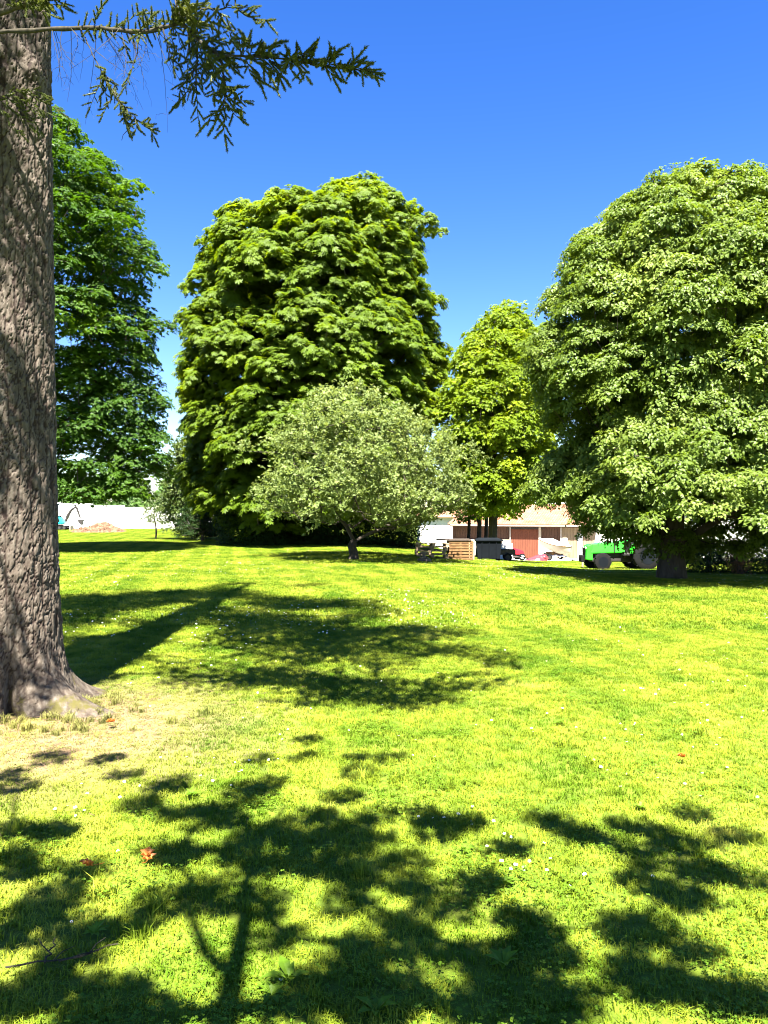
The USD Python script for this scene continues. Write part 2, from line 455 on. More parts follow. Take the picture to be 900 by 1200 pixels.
def poisson(P, r, rng):
    "keeps points at least r apart"
    P = P[rng.permutation(len(P))]
    t = cKDTree(P)
    keep, dead = [], np.zeros(len(P), bool)
    for i in range(len(P)):
        if not dead[i]:
            keep.append(i)
            dead[t.query_ball_point(P[i], r)] = True
    return P[keep]


def envelope_points(profile, Y, rng, spacing, depth=1.0, rough=0.25, inner=0.3, nscale=0.5, over=24, lo_frac=0.82, lobe=0, dip=0.3, thin=0, thin_size=1.2, ragged=0):
    """points in the shell of a crown. profile rows: (z, x left, x right), from bottom to top."""
    pr = np.array(profile, float)
    n = int(over * 700)
    z = rng.uniform(pr[0, 0], pr[-1, 0], n)
    xl, xr = np.interp(z, pr[:, 0], pr[:, 1]), np.interp(z, pr[:, 0], pr[:, 2])
    cx, a = (xl + xr) / 2, (xr - xl) / 2
    th = rng.uniform(0, 2 * np.pi, n)
    f = np.where(rng.random(n) < inner, rng.uniform(0.35, 0.8, n), rng.uniform(lo_frac, 1.0, n))
    q = np.stack([np.cos(th) * 2.2 + 7, np.sin(th) * 2.2 + 3, z * nscale], -1)
    f = f * (1 - rough * meshkit.fbm(q, 3, int(rng.integers(1000))))
    if lobe:
        U = np.stack([cx + a * np.cos(th), Y + a * depth * np.sin(th), z], -1)       # on the hull: boughs bulge round lobe centres
        C = poisson(U[:4000], lobe, rng)
        dd = cKDTree(C * [1, 1, 1.25]).query(U * [1, 1, 1.25])[0] / lobe
        f = f * (1.06 - dip * np.clip(dd, 0, 1) ** 1.7)
        keep = rng.random(n) > 0.6 * smooth01((dd - 0.55) / 0.3)
        cx, a, th, f, z = cx[keep], a[keep], th[keep], f[keep], z[keep]
    P = np.stack([cx + a * f * np.cos(th), Y + a * depth * f * np.sin(th), z], -1)
    P = poisson(P, spacing, rng)
    if thin:
        P = P[~((meshkit.fbm(P / thin_size + rng.uniform(0, 50, 3), 2, 4) < thin) & (rng.random(len(P)) < 0.8))]
    if ragged:
        k = rng.random(len(P)) < 0.16
        c = P.mean(0)
        P[k] += (P[k] - c) * rng.uniform(0.03, ragged, (k.sum(), 1)) * [1, 1, 0.3]
    return P


def bough_crown(profile, Y, rng, spacing, depth=0.9, ring=6, vstep=0.62, rl=(0.30, 0.50), flat=0.75, inner=0.10, lo=-0.45, extra=(), open_=0.68, thin=0.44):
    """a crown of many rounded bough ends packed inside a profile (z, x left, x right): pads stand on the boughs' upper sides, gaps between them stay open.
    returns points and outward directions"""
    pr = np.array(profile, float)
    pr = pr[np.argsort(pr[:, 0])]
    C, R = [], []
    z = pr[0, 0] + 0.3
    wid = lambda z: (np.interp(z, pr[:, 0], pr[:, 1]), np.interp(z, pr[:, 0], pr[:, 2]))
    k0 = 0.0
    while z < pr[-1, 0]:
        xl, xr = wid(z)
        cx, a = (xl + xr) / 2, max((xr - xl) / 2, 0.3)
        n = max(2, int(round(ring * rng.uniform(0.8, 1.2)))) if a > 1.0 else 2
        rr = 0
        for k in range(n):
            th = k0 + 2 * np.pi * (k + rng.uniform(-0.3, 0.3)) / n
            zz = z + rng.normal(0, 0.18) * a * 0.5
            xl, xr = wid(min(max(zz, pr[0, 0]), pr[-1, 0]))
            ax, cxx = max((xr - xl) / 2, 0.3), (xl + xr) / 2
            q = ax * rng.uniform(*rl)
            q = min(q, 0.9 * max(pr[-1, 0] - zz, 0.25) / flat) if zz + q * flat > pr[-1, 0] else q
            q = max(q, 0.35)
            d = max(ax - q * 0.97, 0) * rng.uniform(0.88, 1.03)
            C.append([cxx + d * math.cos(th), Y + d * depth * math.sin(th), zz]); R.append(q)
            rr += q / n
        k0 += 0.55
        z += vstep * rr * 1.15
    for e in extra:
        C.append(list(e[:3])); R.append(e[3])
    C, R = np.array(C), np.array(R)
    P, O = [], []
    for c, q in zip(C, R):
        n = int(60 * (q / spacing) ** 2) + 40
        u = rng.uniform(lo, 1, n); t = rng.uniform(0, 2 * np.pi, n)
        o = np.stack([np.sqrt(1 - u * u) * np.cos(t), np.sqrt(1 - u * u) * np.sin(t), u], -1)
        f = np.where(rng.random(n) < inner, rng.uniform(0.4, 0.8, n), rng.uniform(0.86, 1.06, n))
        f = f * (0.72 + 0.5 * meshkit.fbm(o * 1.9 + c * 1.7 + 40, 3, 21))                       # knobbly, no two alike
        p = c + o * (f * q)[:, None] * [1, 1, flat]
        ok = (meshkit.fbm(p / (spacing * 1.9) + 70, 2, 33) > thin) | (rng.random(n) < 0.25)      # bare patches
        P.append(p[ok]); O.append(o[ok])
    P, O = np.vstack(P), np.vstack(O)
    inside = np.zeros(len(P), bool)
    for c, q in zip(C, R):
        inside |= (((P - c) / [1, 1, flat]) ** 2).sum(1) < (q * open_) ** 2
    keep = ~inside | (rng.random(len(P)) < 0.05)
    P, O = P[keep], O[keep]
    k = rng.permutation(len(P))
    P, O = P[k], O[k]
    tr = cKDTree(P)
    dead, ks = np.zeros(len(P), bool), []
    for i in range(len(P)):
        if not dead[i]:
            ks.append(i); dead[tr.query_ball_point(P[i], spacing)] = True
    return P[ks], O[ks]


def grow(trunk, trunk_r, targets, rng, tip=0.012, step=0.45, sag=0.1, power=2.3, pull=0.35, sides=6, maxr=1e9):
    """limbs from a trunk polyline to every target; returns (trunk mesh, limb mesh)."""
    nodes = [np.array(p, float) for p in trunk]
    parent = [-1] + list(range(len(trunk) - 1))
    base = np.array(trunk[0])
    nt = len(nodes)
    d = np.array([np.min(np.linalg.norm(np.array(trunk) - t, axis=1)) for t in targets])
    depth = [np.linalg.norm(np.array(p) - base) for p in trunk]
    for t in np.asarray(targets)[np.argsort(d)]:
        A = np.array(nodes)
        v = t - A
        L = np.linalg.norm(v, axis=1)
        cost = L + pull * np.array(depth) * 0.35 + np.maximum(-(v[:, 2]) , 0) * 0.6
        i = int(np.argmin(cost))
        n = max(1, int(L[i] / step))
        side = rng.normal(0, 0.06 * L[i], 3)
        prev = i
        for k in range(1, n + 1):
            s = k / n
            p = A[i] + v[i] * s + (side + [0, 0, sag * L[i]]) * math.sin(math.pi * s)
            nodes.append(p); parent.append(prev); depth.append(depth[prev] + L[i] / n)
            prev = len(nodes) - 1
    N = len(nodes)
    acc = np.zeros(N)
    kids = [[] for _ in range(N)]
    for i in range(1, N):
        kids[parent[i]].append(i)
    for i in range(N - 1, -1, -1):
        acc[i] = sum(acc[k] for k in kids[i]) + (tip ** power if not kids[i] else 0)
    r = np.minimum(acc ** (1 / power), maxr)
    A = np.array(nodes)
    limbs, stack = [], []
    for i in range(nt):
        for k in kids[i]:
            if k >= nt:
                stack.append((i, k))
    while stack:
        a, b = stack.pop()
        chain = [a, b]
        while kids[b]:
            ks = sorted(kids[b], key=lambda k: -acc[k])
            for k in ks[1:]:
                stack.append((b, k))
            b = ks[0]; chain.append(b)
        rr = r[chain].copy(); rr[0] = rr[1] if len(rr) > 1 else rr[0]
        limbs.append(tube(A[chain], rr, sides if rr[0] > 0.04 else 4))
    tr = np.interp(np.arange(len(trunk)), np.linspace(0, len(trunk) - 1, len(trunk_r)), trunk_r)
    return tube(np.array(trunk), tr, 14), join(limbs)


def tree(name, label, base, trunk_top, trunk_r, targets, protos, mat, bark, rng, size=1.0, lean=0.55, cat="tree", wob=0.12, cscale=(0.8, 1.25), center=None, group=None, outward=None, **kw):
    b = np.array(base, float)
    t = thing(name, label, cat, b, 0, group)
    top = np.array(trunk_top, float)
    n = 14
    s = np.linspace(0, 1, n)
    tr = b + (top - b) * s[:, None] + np.stack([np.sin(s * 5 + 1) * wob * s, np.cos(s * 4) * wob * s, 0 * s], -1)
    trunk, limbs = grow(tr, trunk_r, targets, rng, **kw)
    trunk = (trunk[0].copy(), trunk[1])
    # flare at the foot
    h = np.clip(1 - (trunk[0][:, 2] - b[2]) / (1.6 * trunk_r[0] + 0.15), 0, 1)[:, None]
    ax = np.stack([np.interp(trunk[0][:, 2], tr[:, 2], tr[:, 0]), np.interp(trunk[0][:, 2], tr[:, 2], tr[:, 1]), trunk[0][:, 2]], -1)
    trunk[0][:] = ax + (trunk[0] - ax) * (1 + 0.5 * h ** 2 * 0.55)
    trunk[0][:, 2] -= 0.1 * h[:, 0]
    part(t, "trunk", (trunk[0] - b, trunk[1]), bark, 60)
    part(t, "limbs", (limbs[0] - b, limbs[1]), bark, 60)
    T = np.asarray(targets)
    c = T.mean(0) if center is None else np.array(center, float)
    out = T - c if outward is None else np.array(outward)
    out /= np.maximum(np.linalg.norm(out, axis=1, keepdims=True), 1e-6)
    z = out * [lean, lean, 0.25 * lean] + [0, 0, 1] + rng.normal(0, 0.16, T.shape)
    scatter(t, "crown", [(p, mat) for p in protos], T - b, frames(z, rng.uniform(0, 2 * np.pi, len(T))),
            size * rng.uniform(*cscale, len(T)), rng.integers(0, len(protos), len(T)), kind="stuff")
    return t


def px_profile(rows, Y):
    "rows (py, px left, px right) top to bottom -> (z, xl, xr) bottom to top"
    return [(EYE - (r[0] - 600) / 900 * Y, (r[1] - 450) / 900 * Y, (r[2] - 450) / 900 * Y) for r in rows][::-1]


# ------------------------------------------------------------------ lawn
def lawn_mesh():
    xs = np.concatenate([np.linspace(-160, -32, 20), np.linspace(-30, 30, 150), np.linspace(32, 160, 20)])
    ys = np.concatenate([np.linspace(-40, -8, 12), np.linspace(-7, 30, 110), np.linspace(31, 80, 60), np.linspace(84, 400, 30)])
    X, Y = np.meshgrid(xs, ys)
    Z = gz(X, Y)
    i, j = np.meshgrid(np.arange(len(ys) - 1), np.arange(len(xs) - 1), indexing="ij")
    a = i * len(xs) + j
    F = np.stack([a, a + 1, a + len(xs) + 1, a + len(xs)], -1).reshape(-1, 4)
    return np.stack([X, Y, Z], -1).reshape(-1, 3), F


tag(usdkit.mesh(stage, "/World/lawn", lawn_mesh(), M_lawn, True), kind="structure")


def grass_tile(n, size, h, w, rng, lean=0.5):
    "a square of mown grass: bent blades in tufts"
    nt = n // 7
    tc = rng.uniform(-size / 2, size / 2, (nt, 2))
    P = (tc[rng.integers(0, nt, n)] + rng.normal(0, 0.014, (n, 2)))
    hh = h * rng.uniform(0.45, 1.25, n) * (0.7 + 0.6 * meshkit.noise(np.stack([P[:, 0] * 9 + 40, P[:, 1] * 9 + 40, 0 * P[:, 0]], -1), 1))
    a = rng.uniform(0, 2 * np.pi, n)
    d = np.stack([np.cos(a), np.sin(a)], -1)
    s = np.stack([-d[:, 1], d[:, 0]], -1)
    b = rng.uniform(0.1, 1.1, n) * lean
    ww = w * rng.uniform(0.6, 1.3, n) / 2
    z = np.zeros((n, 1))
    base = np.concatenate([P, z], 1)
    mid = base + np.concatenate([d * (hh * b * 0.4)[:, None], (hh * 0.62)[:, None]], 1)
    tip = base + np.concatenate([d * (hh * b * 1.25)[:, None], (hh * np.maximum(1.0 - 0.25 * b, 0.5))[:, None]], 1)
    S = np.concatenate([s * ww[:, None], z], 1)
    V = np.stack([base - S, base + S, mid + S * 0.8, mid - S * 0.8, tip], 1)
    f = np.array([[0, 1, 2], [0, 2, 3], [3, 2, 4]])
    F = f[None] + (np.arange(n) * 5)[:, None, None]
    V[:, :2, 2] -= 0.01
    return V.reshape(-1, 3), F.reshape(-1, 3)


def clover_tile(n, size, rng):
    P = np.concatenate([rng.normal(0, size * 0.3, (n, 2)), rng.uniform(0.015, 0.045, (n, 1))], 1)
    out = []
    a0 = rng.uniform(0, 6.28, n)
    for k in range(3):
        a = a0 + k * 2.094
        D = np.stack([np.cos(a), np.sin(a), 0.1 + 0 * a], -1)
        N = np.array([0, 0, 1.0]) + rng.normal(0, 0.3, (n, 3))
        out.append(place_leaves(leaf_simple(1, 0.95, 0.05, 0.0, 0.6), P, D, N, rng.uniform(0.008, 0.014, n)))
    return join(out)


def lay_grass():
    rng = np.random.default_rng(11)
    near = [(grass_tile(9500, 1.04, 0.030, 0.0042, rng, 1.0), M_grass) for _ in range(6)]
    far = [(grass_tile(3000, 1.06, 0.044, 0.0085, rng, 0.8), M_grass) for _ in range(4)]
    pos, idx = [], []
    for y in np.arange(1.0, 74.0):
        half = int(0.52 * y + 2.5)
        for x in np.arange(-half, half + 1 if y < 46 else 4):
            z = float(gz(x, y))
            pos.append((x, y, z))
            idx.append(rng.integers(0, 6) if y < 11 else 6 + rng.integers(0, 4))
    pos = np.array(pos)
    e = 0.4
    nx = -(gz(pos[:, 0] + e, pos[:, 1]) - gz(pos[:, 0] - e, pos[:, 1])) / (2 * e)
    ny = -(gz(pos[:, 0], pos[:, 1] + e) - gz(pos[:, 0], pos[:, 1] - e)) / (2 * e)
    N = np.stack([nx, ny, np.ones(len(pos))], -1)
    R = frames(N, rng.integers(0, 4, len(pos)) * np.pi / 2)
    sc = np.ones((len(pos), 3))
    dt = np.hypot(pos[:, 0] - TRUNK_BASE[0] - 0.5, pos[:, 1] - TRUNK_BASE[1] + 0.6)
    sc[:, 2] = np.interp(dt, [0.7, 2.2], [0.35, 1.0])
    g = scatter(None, "grass", near + far, pos, R, sc, idx, "stuff", "short mown grass blades covering the lawn", "grass")
    cl = [(clover_tile(170, 0.5, rng), M_weed) for _ in range(3)]
    cp = []
    while len(cp) < 75:
        y = rng.uniform(2.2, 13) ; x = rng.uniform(-0.55, 0.55) * y
        if meshkit.noise(np.array([x * 0.7, y * 0.7, 3.0]), 8) > 0.42 and math.hypot(x + 2.6, y - 5.7) > 1.8:
            cp.append((x, y, float(gz(x, y)) + 0.004))
    cp = np.array(cp)
    scatter(None, "clover", cl, cp, frames(np.tile([[0, 0, 1.0]], (len(cp), 1)), rng.uniform(0, 6.28, len(cp))), rng.uniform(0.5, 1.1, len(cp)), rng.integers(0, 3, len(cp)),
            "stuff", "low clover patches among the mown grass", "clover")


lay_grass()


def ring(n, r0, r1, z0, z1, k=0.4):
    V, F = [[0, 0, z0]], []
    for i in range(n):
        a = 2 * math.pi * i / n
        b = math.pi / n * 0.85
        V += [[r0 * math.cos(a - b * k), r0 * math.sin(a - b * k), z0], [r1 * math.cos(a - b), r1 * math.sin(a - b), z1], [r1 * 1.08 * math.cos(a), r1 * 1.08 * math.sin(a), z1], [r1 * math.cos(a + b), r1 * math.sin(a + b), z1], [r0 * math.cos(a + b * k), r0 * math.sin(a + b * k), z0]]
        q = 1 + 5 * i
        F += [[0, q, q + 4], [q, q + 1, q + 3], [q, q + 3, q + 4], [q + 1, q + 2, q + 3]]
    return np.array(V), np.array(F)


M_petal = mat_noise("daisy_petal", [(0.0, (0.80, 0.79, 0.76)), (1.0, (0.86, 0.85, 0.83))], 5, 0.6)
M_yolk = mat_noise("daisy_centre", [(0.0, (0.75, 0.48, 0.02)), (1.0, (0.85, 0.58, 0.04))], 50, 0.7)


def daisies():
    rng = np.random.default_rng(5)
    spots = []
    # clumps seen in the photograph: x, y (metres) and how many
    for px, py, n, s in ((105, 938, 9, .28), (95, 1080, 1, .1), (145, 1005, 1, .1), (330, 1147, 1, .1), (640, 1020, 6, .2), (610, 1000, 3, .2), (560, 965, 6, .3), (670, 1035, 2, .1), (735, 1035, 1, .1),
                         (530, 960, 5, .3), (240, 900, 8, .5), (320, 885, 10, .6), (200, 765, 16, .9), (170, 790, 8, .6), (260, 770, 8, .8), (350, 725, 8, 1.2), (430, 745, 6, 1.2),
                         (480, 800, 8, .9), (300, 830, 8, .8), (700, 880, 8, .7), (830, 930, 8, .6), (755, 860, 9, .7), (850, 830, 12, .9), (830, 760, 16, 1.4), (860, 795, 12, 1.1),
                         (700, 740, 10, 1.5), (640, 760, 8, 1.2), (760, 800, 8, 1.0), (880, 870, 8, .7), (610, 870, 6, .8), (440, 870, 6, .6)):
        c = ground_at(px, py)
        for _ in range(n):
            spots.append(c + rng.normal(0, s * 0.5, 2))
    spots = np.array(spots)
    spots = spots[np.abs(spots[:, 0]) < 0.5 * spots[:, 1]]
    cls = UsdGeom.Xform.Define(stage, "/World/Looks/daisy_kind")
    stage.GetPrimAtPath("/World/Looks/daisy_kind").SetSpecifier(Sdf.SpecifierClass)
    pet = ring(13, 0.003, 0.0125, 0.05, 0.051)
    pet2 = ring(11, 0.003, 0.011, 0.0515, 0.056)
    usdkit.mesh(stage, "/World/Looks/daisy_kind/petals", join([pet, pet2]), M_petal)
    dome = trimesh.creation.icosphere(1, 0.0042); dome.vertices[:, 2] = dome.vertices[:, 2] * 0.6 + 0.0545
    usdkit.mesh(stage, "/World/Looks/daisy_kind/centre", dome, M_yolk, True)
    usdkit.mesh(stage, "/World/Looks/daisy_kind/stalk", tube(np.array([[0, 0, 0], [0.004, 0, 0.03], [0, 0, 0.05]]), 0.0009, 4), M_weed)
    for i, (x, y) in enumerate(spots[:290]):
        copies("/World/Looks/daisy_kind", "daisy", (x, y, float(gz(x, y)) - 0.012), rng.uniform(0, 360), "small open white daisy standing in the mown lawn", "daisies dotted over the lawn", "daisy", float(rng.uniform(0.45, 0.78)), float(rng.uniform(-28, 28)))
    n = 1500
    y = rng.uniform(9, 32, n * 3); x = rng.uniform(-0.52, 0.52, n * 3) * y
    k = (meshkit.noise(np.stack([x * 0.45, y * 0.35, 0 * x], -1), 4) > 0.5) & (rng.random(n * 3) < np.where(x > 0, 1.0, 0.5))
    x, y = x[k][:n], y[k][:n]
    P = np.stack([x, y, gz(x, y)], -1)
    tl = np.array([0, 0, 1.0]) + rng.normal(0, 0.2, (len(P), 3))
    scatter(None, "far_daisies", [(join([pet, pet2]), M_petal)], P, frames(tl, rng.uniform(0, 6, len(P))), rng.uniform(0.55, 0.95, len(P)), np.zeros(len(P), int), "stuff", "tiny far off daisy specks sprinkled across the sunny lawn", "daisies")


daisies()

# ------------------------------------------------------------------ the big fir on the left
RB = np.random.default_rng(21)
TX, TY = TRUNK_BASE
TZ0 = float(gz(TX, TY))
FIR = thing("fir_tree", "huge old fir with thick plated grey trunk and one bough reaching across the sky", "tree", (TX, TY, TZ0))


def fir_radius(z):
    return np.interp(z, [0, 1.2, 5.8, 10, 19], [0.42, 0.405, 0.365, 0.27, 0.03])


def fir_trunk():
    nt = 340
    zs = np.concatenate([np.linspace(-0.12, 6.3, 640), np.linspace(6.45, 19, 60)])
    th = np.arange(nt) * 2 * np.pi / nt
    T, Z = np.meshgrid(th, zs)
    # roots: direction, strength, angular width
    flare = 0 * T
    for a, s, w in ((-0.25, 0.54, 0.28), (-1.75, 0.36, 0.42), (-0.95, -0.22, 0.15), (0.75, 0.36, 0.35), (2.2, 0.36, 0.4), (3.4, 0.4, 0.38), (-2.6, 0.25, 0.3)):
        d = np.angle(np.exp(1j * (T - a + 0.25 * np.clip(Z, 0, 1))))
        flare += s * np.exp(-(d / w) ** 2)
    zz = np.maximum(Z, 0)
    R = fir_radius(Z) + (0.05 + flare) * np.exp(-zz / 0.17) + 0.05 * np.exp(-zz / 0.6)
    R *= 1 + 0.03 * np.sin(3 * T + 1.0 + Z * 0.2) + 0.018 * np.sin(7 * T + Z * 0.5)
    # a closed wound low on the near side and a healed branch scar higher up
    def bump(a, z0, wa, wz):
        d = np.angle(np.exp(1j * (T - a)))
        return np.exp(-(d / wa) ** 2 - ((Z - z0) / wz) ** 2)
    R += 0.055 * bump(-1.45, 0.40, 0.40, 0.22) - 0.10 * bump(-1.6, 0.20, 0.16, 0.10) - 0.07 * bump(-0.93, 0.22, 0.10, 0.30) + 0.05 * bump(-0.55, 5.15, 0.3, 0.13) - 0.04 * bump(-0.72, 5.17, 0.12, 0.06)
    # bark plates
    u, v = T * 0.42, Z
    warp = (meshkit.noise(np.stack([np.cos(T) * 3 + 9, np.sin(T) * 3 + 9, Z * 2.2], -1), 2) - 0.5) * 0.10
    n = 4200
    seeds = np.stack([RB.uniform(0, 2 * np.pi * 0.42, n), RB.uniform(-0.3, 6.5, n)], -1) / [0.038, 0.105]
    per = 2 * np.pi * 0.42 / 0.038
    S = np.vstack([seeds, seeds + [per, 0], seeds - [per, 0]])
    q = np.stack([(u + warp * 0.6) / 0.038, (v + warp) / 0.105], -1).reshape(-1, 2)
    fine = (meshkit.noise(np.stack([np.cos(T) * 14 + 30, np.sin(T) * 14 + 30, Z * 18], -1), 6) - 0.5).reshape(-1)
    q += fine[:, None] * 0.9 + (meshkit.noise(np.stack([np.cos(T) * 26 + 60, np.sin(T) * 26 + 60, Z * 40], -1), 8) - 0.5).reshape(-1)[:, None] * 0.7
    d, i = cKDTree(S).query(q, k=2)
    e = d[:, 1] - d[:, 0]
    plate = smooth01(e / 0.20)
    hcell = RB.uniform(0.55, 1.0, n)[i[:, 0] % n]
    cell_tone = np.random.default_rng(8).random(n)[i[:, 0] % n]
    edge = meshkit.fbm(np.stack([np.cos(T) * 12 + 50, np.sin(T) * 12 + 50, Z * 9], -1), 4, 3).reshape(-1)
    keep = smooth01((edge - 0.27) / 0.16)                       # plates run together here and there
    plate = np.maximum(plate, 1 - keep) * hcell
    fur = np.abs(np.sin(T * 15 + 5.5 * meshkit.fbm(np.stack([np.cos(T) * 4 + 70, np.sin(T) * 4 + 70, Z * 0.9], -1), 3, 14)))
    fur = smooth01(fur / 0.35).reshape(-1) * 0.85 + 0.15
    plate = plate * fur
    rel = (plate * 0.015 + (edge - 0.5) * 0.035 + fine * 0.006).reshape(T.shape)
    low = np.clip(1.2 - np.maximum(Z, 0) / 0.45, 0.0, 1)          # smoother, lumpier foot
    R = R + rel * (1 - 0.25 * low) + 0.05 * low * (meshkit.fbm(np.stack([np.cos(T) * 5, np.sin(T) * 5, Z * 6], -1) + 20, 4, 9) - 0.5)
    lean = 0.0
    V = np.stack([R * np.cos(T) + lean * Z, R * np.sin(T), Z], -1).reshape(-1, 3)
    i, j = np.meshgrid(np.arange(len(zs) - 1), np.arange(nt), indexing="ij")
    a, b = i * nt + j, i * nt + (j + 1) % nt
    F = np.concatenate([np.stack([a, b, b + nt], -1).reshape(-1, 3), np.stack([a, b + nt, a + nt], -1).reshape(-1, 3)])
    groove = (1 - smooth01(plate / 0.6)) * (1 - 0.35 * low.reshape(-1))
    groove = np.clip(groove + 0.16 * cell_tone ** 1.5, 0, 1)
    return V, F, groove


fv, ff, fg = fir_trunk()
m = usdkit.mesh(stage, path_for(FIR, "trunk"), (fv, ff), M_bark_big, True)
UsdGeom.PrimvarsAPI(m).CreatePrimvar("groove", Sdf.ValueTypeNames.FloatArray, "vertex").Set(Vt.FloatArray.FromNumpy(fg.astype(np.float32)))


def needle_shoot(L, rng, n=150, r=0.0125):
    "a finger of stiff needles standing all round a twig"
    t = rng.uniform(0.02, 1.0, n)
    a = rng.uniform(0, 2 * np.pi, n)
    out = np.stack([0 * a, np.cos(a), np.sin(a)], -1)
    P = np.stack([t * L, 0 * t, 0 * t], -1) + out * 0.0015
    D = out + [[0.75, 0, 0]] * n + rng.normal(0, 0.12, (n, 3))
    D[t > 0.93] += [1.2, 0, 0]
    D /= np.linalg.norm(D, axis=1, keepdims=True)
    S = np.cross(D, rng.normal(0, 1, (n, 3)))
    S /= np.linalg.norm(S, axis=1, keepdims=True)
    l = r * rng.uniform(0.9, 1.3, n)[:, None] * np.interp(t, [0, 0.15, 0.85, 1], [0.8, 1, 1, 0.7])[:, None]
    V = np.stack([P - S * 0.0016, P + S * 0.0016, P + D * l * 0.75 + S * 0.0014, P + D * l], 1)
    F = np.array([[0, 1, 2], [0, 2, 3]])[None] + (np.arange(n) * 4)[:, None, None]
    tv, tf = tube(np.array([[0, 0, 0], [L * 0.6, 0, 0], [L, 0, 0]]), np.array([0.0055, 0.0055, 0.002]), 5)
    return join([(V.reshape(-1, 3), F.reshape(-1, 3)), (tv, tf)])


SHOOTS = [needle_shoot(l, RB) for l in (0.075, 0.095, 0.115)]


def crown_spray(rng):
    "a flat spray of fir shoots, about 0.4 m"
    out = []
    for k in range(30):
        t = rng.uniform(-0.4, 0.35)
        s = 1 if k % 2 else -1
        p = np.array([t, s * rng.uniform(0, 0.2) * (1 - abs(t)), rng.normal(0, 0.03)])
        d = np.array([0.6, s * 0.8, rng.normal(0, 0.25)])
        d /= np.linalg.norm(d)
        out.append(tube(np.array([p, p + d * 0.08, p + d * 0.14]), np.array([0.013, 0.014, 0.004]), 4))
    out.append(tube(np.array([[-0.45, 0, 0], [0, 0, 0], [0.4, 0, 0]]), np.array([0.01, 0.008, 0.004]), 4))
    return join(out)


def fir_crown():
    "the unseen crown overhead, known by the shadow it throws on the lawn"
    rng = np.random.default_rng(31)
    blobs = [(100,110,80),(180,100,70),(250,95,60),(330,90,60),(30,110,50),(60,140,60),(40,180,50),(80,215,60),(160,190,40),(220,150,55),(300,130,70),(380,140,80),(450,150,80),(520,150,70),(560,165,60),
             (620,165,60),(680,160,40),(740,165,30),(480,75,15),(560,110,50),(480,110,60),(420,110,60),(600,130,40),(400,170,60),(480,180,60),(560,190,50),(640,190,50),(700,195,50),(760,195,40),(820,215,30),
             (420,200,40),(480,210,40),(350,190,40),(540,215,40),(620,220,30),(250,245,45),(200,245,35),(330,250,35),(400,255,35),(450,250,30),(500,285,25),(540,268,25),(640,280,25),(680,292,20),(590,255,25),(760,260,25),(350,75,20)]
    pts = []
    for bx, by, r in blobs:
        Yb = ground_at(60 + bx / 1.607, 640 + by / 1.607)[1]
        for _ in range(int(max(4, math.pi * (r / 1.607 / 900 * Yb) * (0.22 * r / 1.607 * Yb * Yb / 1440) / 0.055))):
            a, q = rng.uniform(0, 2 * np.pi), math.sqrt(rng.uniform(0, 1))
            px, py = 60 + (bx + r * q * math.cos(a)) / 1.607, 640 + (by + 0.22 * r * q * math.sin(a)) / 1.607
            pts.append(ground_at(px, py))
    for _ in range(150):                                           # the part whose shadow falls out of view
        Y = rng.uniform(8, 15); pts.append(np.array([rng.uniform(-8, -4.5), Y]))
    pos = []
    for g in pts:
        Y = g[1]
        h = max((Y - TY) / SHADOW[1] * rng.uniform(0.9, 1.1), (2.3 + 0.70 * Y) / (1 + 0.70 * SHADOW[1])) + rng.uniform(0, 0.9)
        h = min(h, 18.3)
        p = np.array([g[0] - SHADOW[0] * h, Y - SHADOW[1] * h, h])
        zhit = p[2] - (TY - 0.4 - p[1]) / SHADOW[1]
        if TX - 0.5 < p[0] < TX + 1.0 and p[1] < TY + 0.2 and -0.1 < zhit < 6.2:
            continue
        if p[2] > EYE + 0.68 * p[1] + 0.35 or p[1] < 0.2:
            pos.append(p)
    n_far = len(pos)
    # boughs between the sun and the trunk dapple its near face
    for _ in range(1300):
        z, x = rng.uniform(0.2, 6.5), TX + rng.uniform(-0.6, 0.45)
        left = x < TX + 0.05 + 0.08 * math.sin(z * 2.0)
        patch = meshkit.noise(np.array([x * 3.2 + 5, z * 1.5, 1.0]), 12)
        if not ((left and z > 2.4 and patch > 0.2) or (patch > (0.5 if z < 3.2 else 0.6) and rng.random() < (0.5 if z < 3.2 else 0.15))):
            continue
        t = rng.uniform(2.0, 4.2)
        p = np.array([x - SHADOW[0] * t, TY - 0.4 - SHADOW[1] * t, z + t])
        if p[2] > EYE + 0.68 * p[1] + 0.3:
            pos.append(p)
    pos = np.array(pos)
    tr = np.stack([np.full(30, TX), np.full(30, TY), np.linspace(4.9, 18.9, 30)], -1)
    _, limbs = grow(tr, [0.3, 0.05], pos, rng, tip=0.010, step=0.5, sag=0.05, pull=0.1)
    b = np.array([TX, TY, TZ0])
    V, F = limbs
    part(FIR, "upper_limbs", (V - b, F), M_bark_dark, 60)
    out = pos - np.array([TX, TY, 0]); out[:, 2] = 0
    z = np.array([0, 0, 1.0]) + rng.normal(0, 0.3, pos.shape)
    protos = [(crown_spray(rng), M_needle) for _ in range(3)]
    scatter(FIR, "crown", protos, pos - b, frames(z, rng.uniform(0, 6.28, len(pos))), rng.uniform(0.9, 1.5, len(pos)) * np.where(np.arange(len(pos)) < n_far, 1.0, 0.6), rng.integers(0, 3, len(pos)), kind="stuff")


fir_crown()


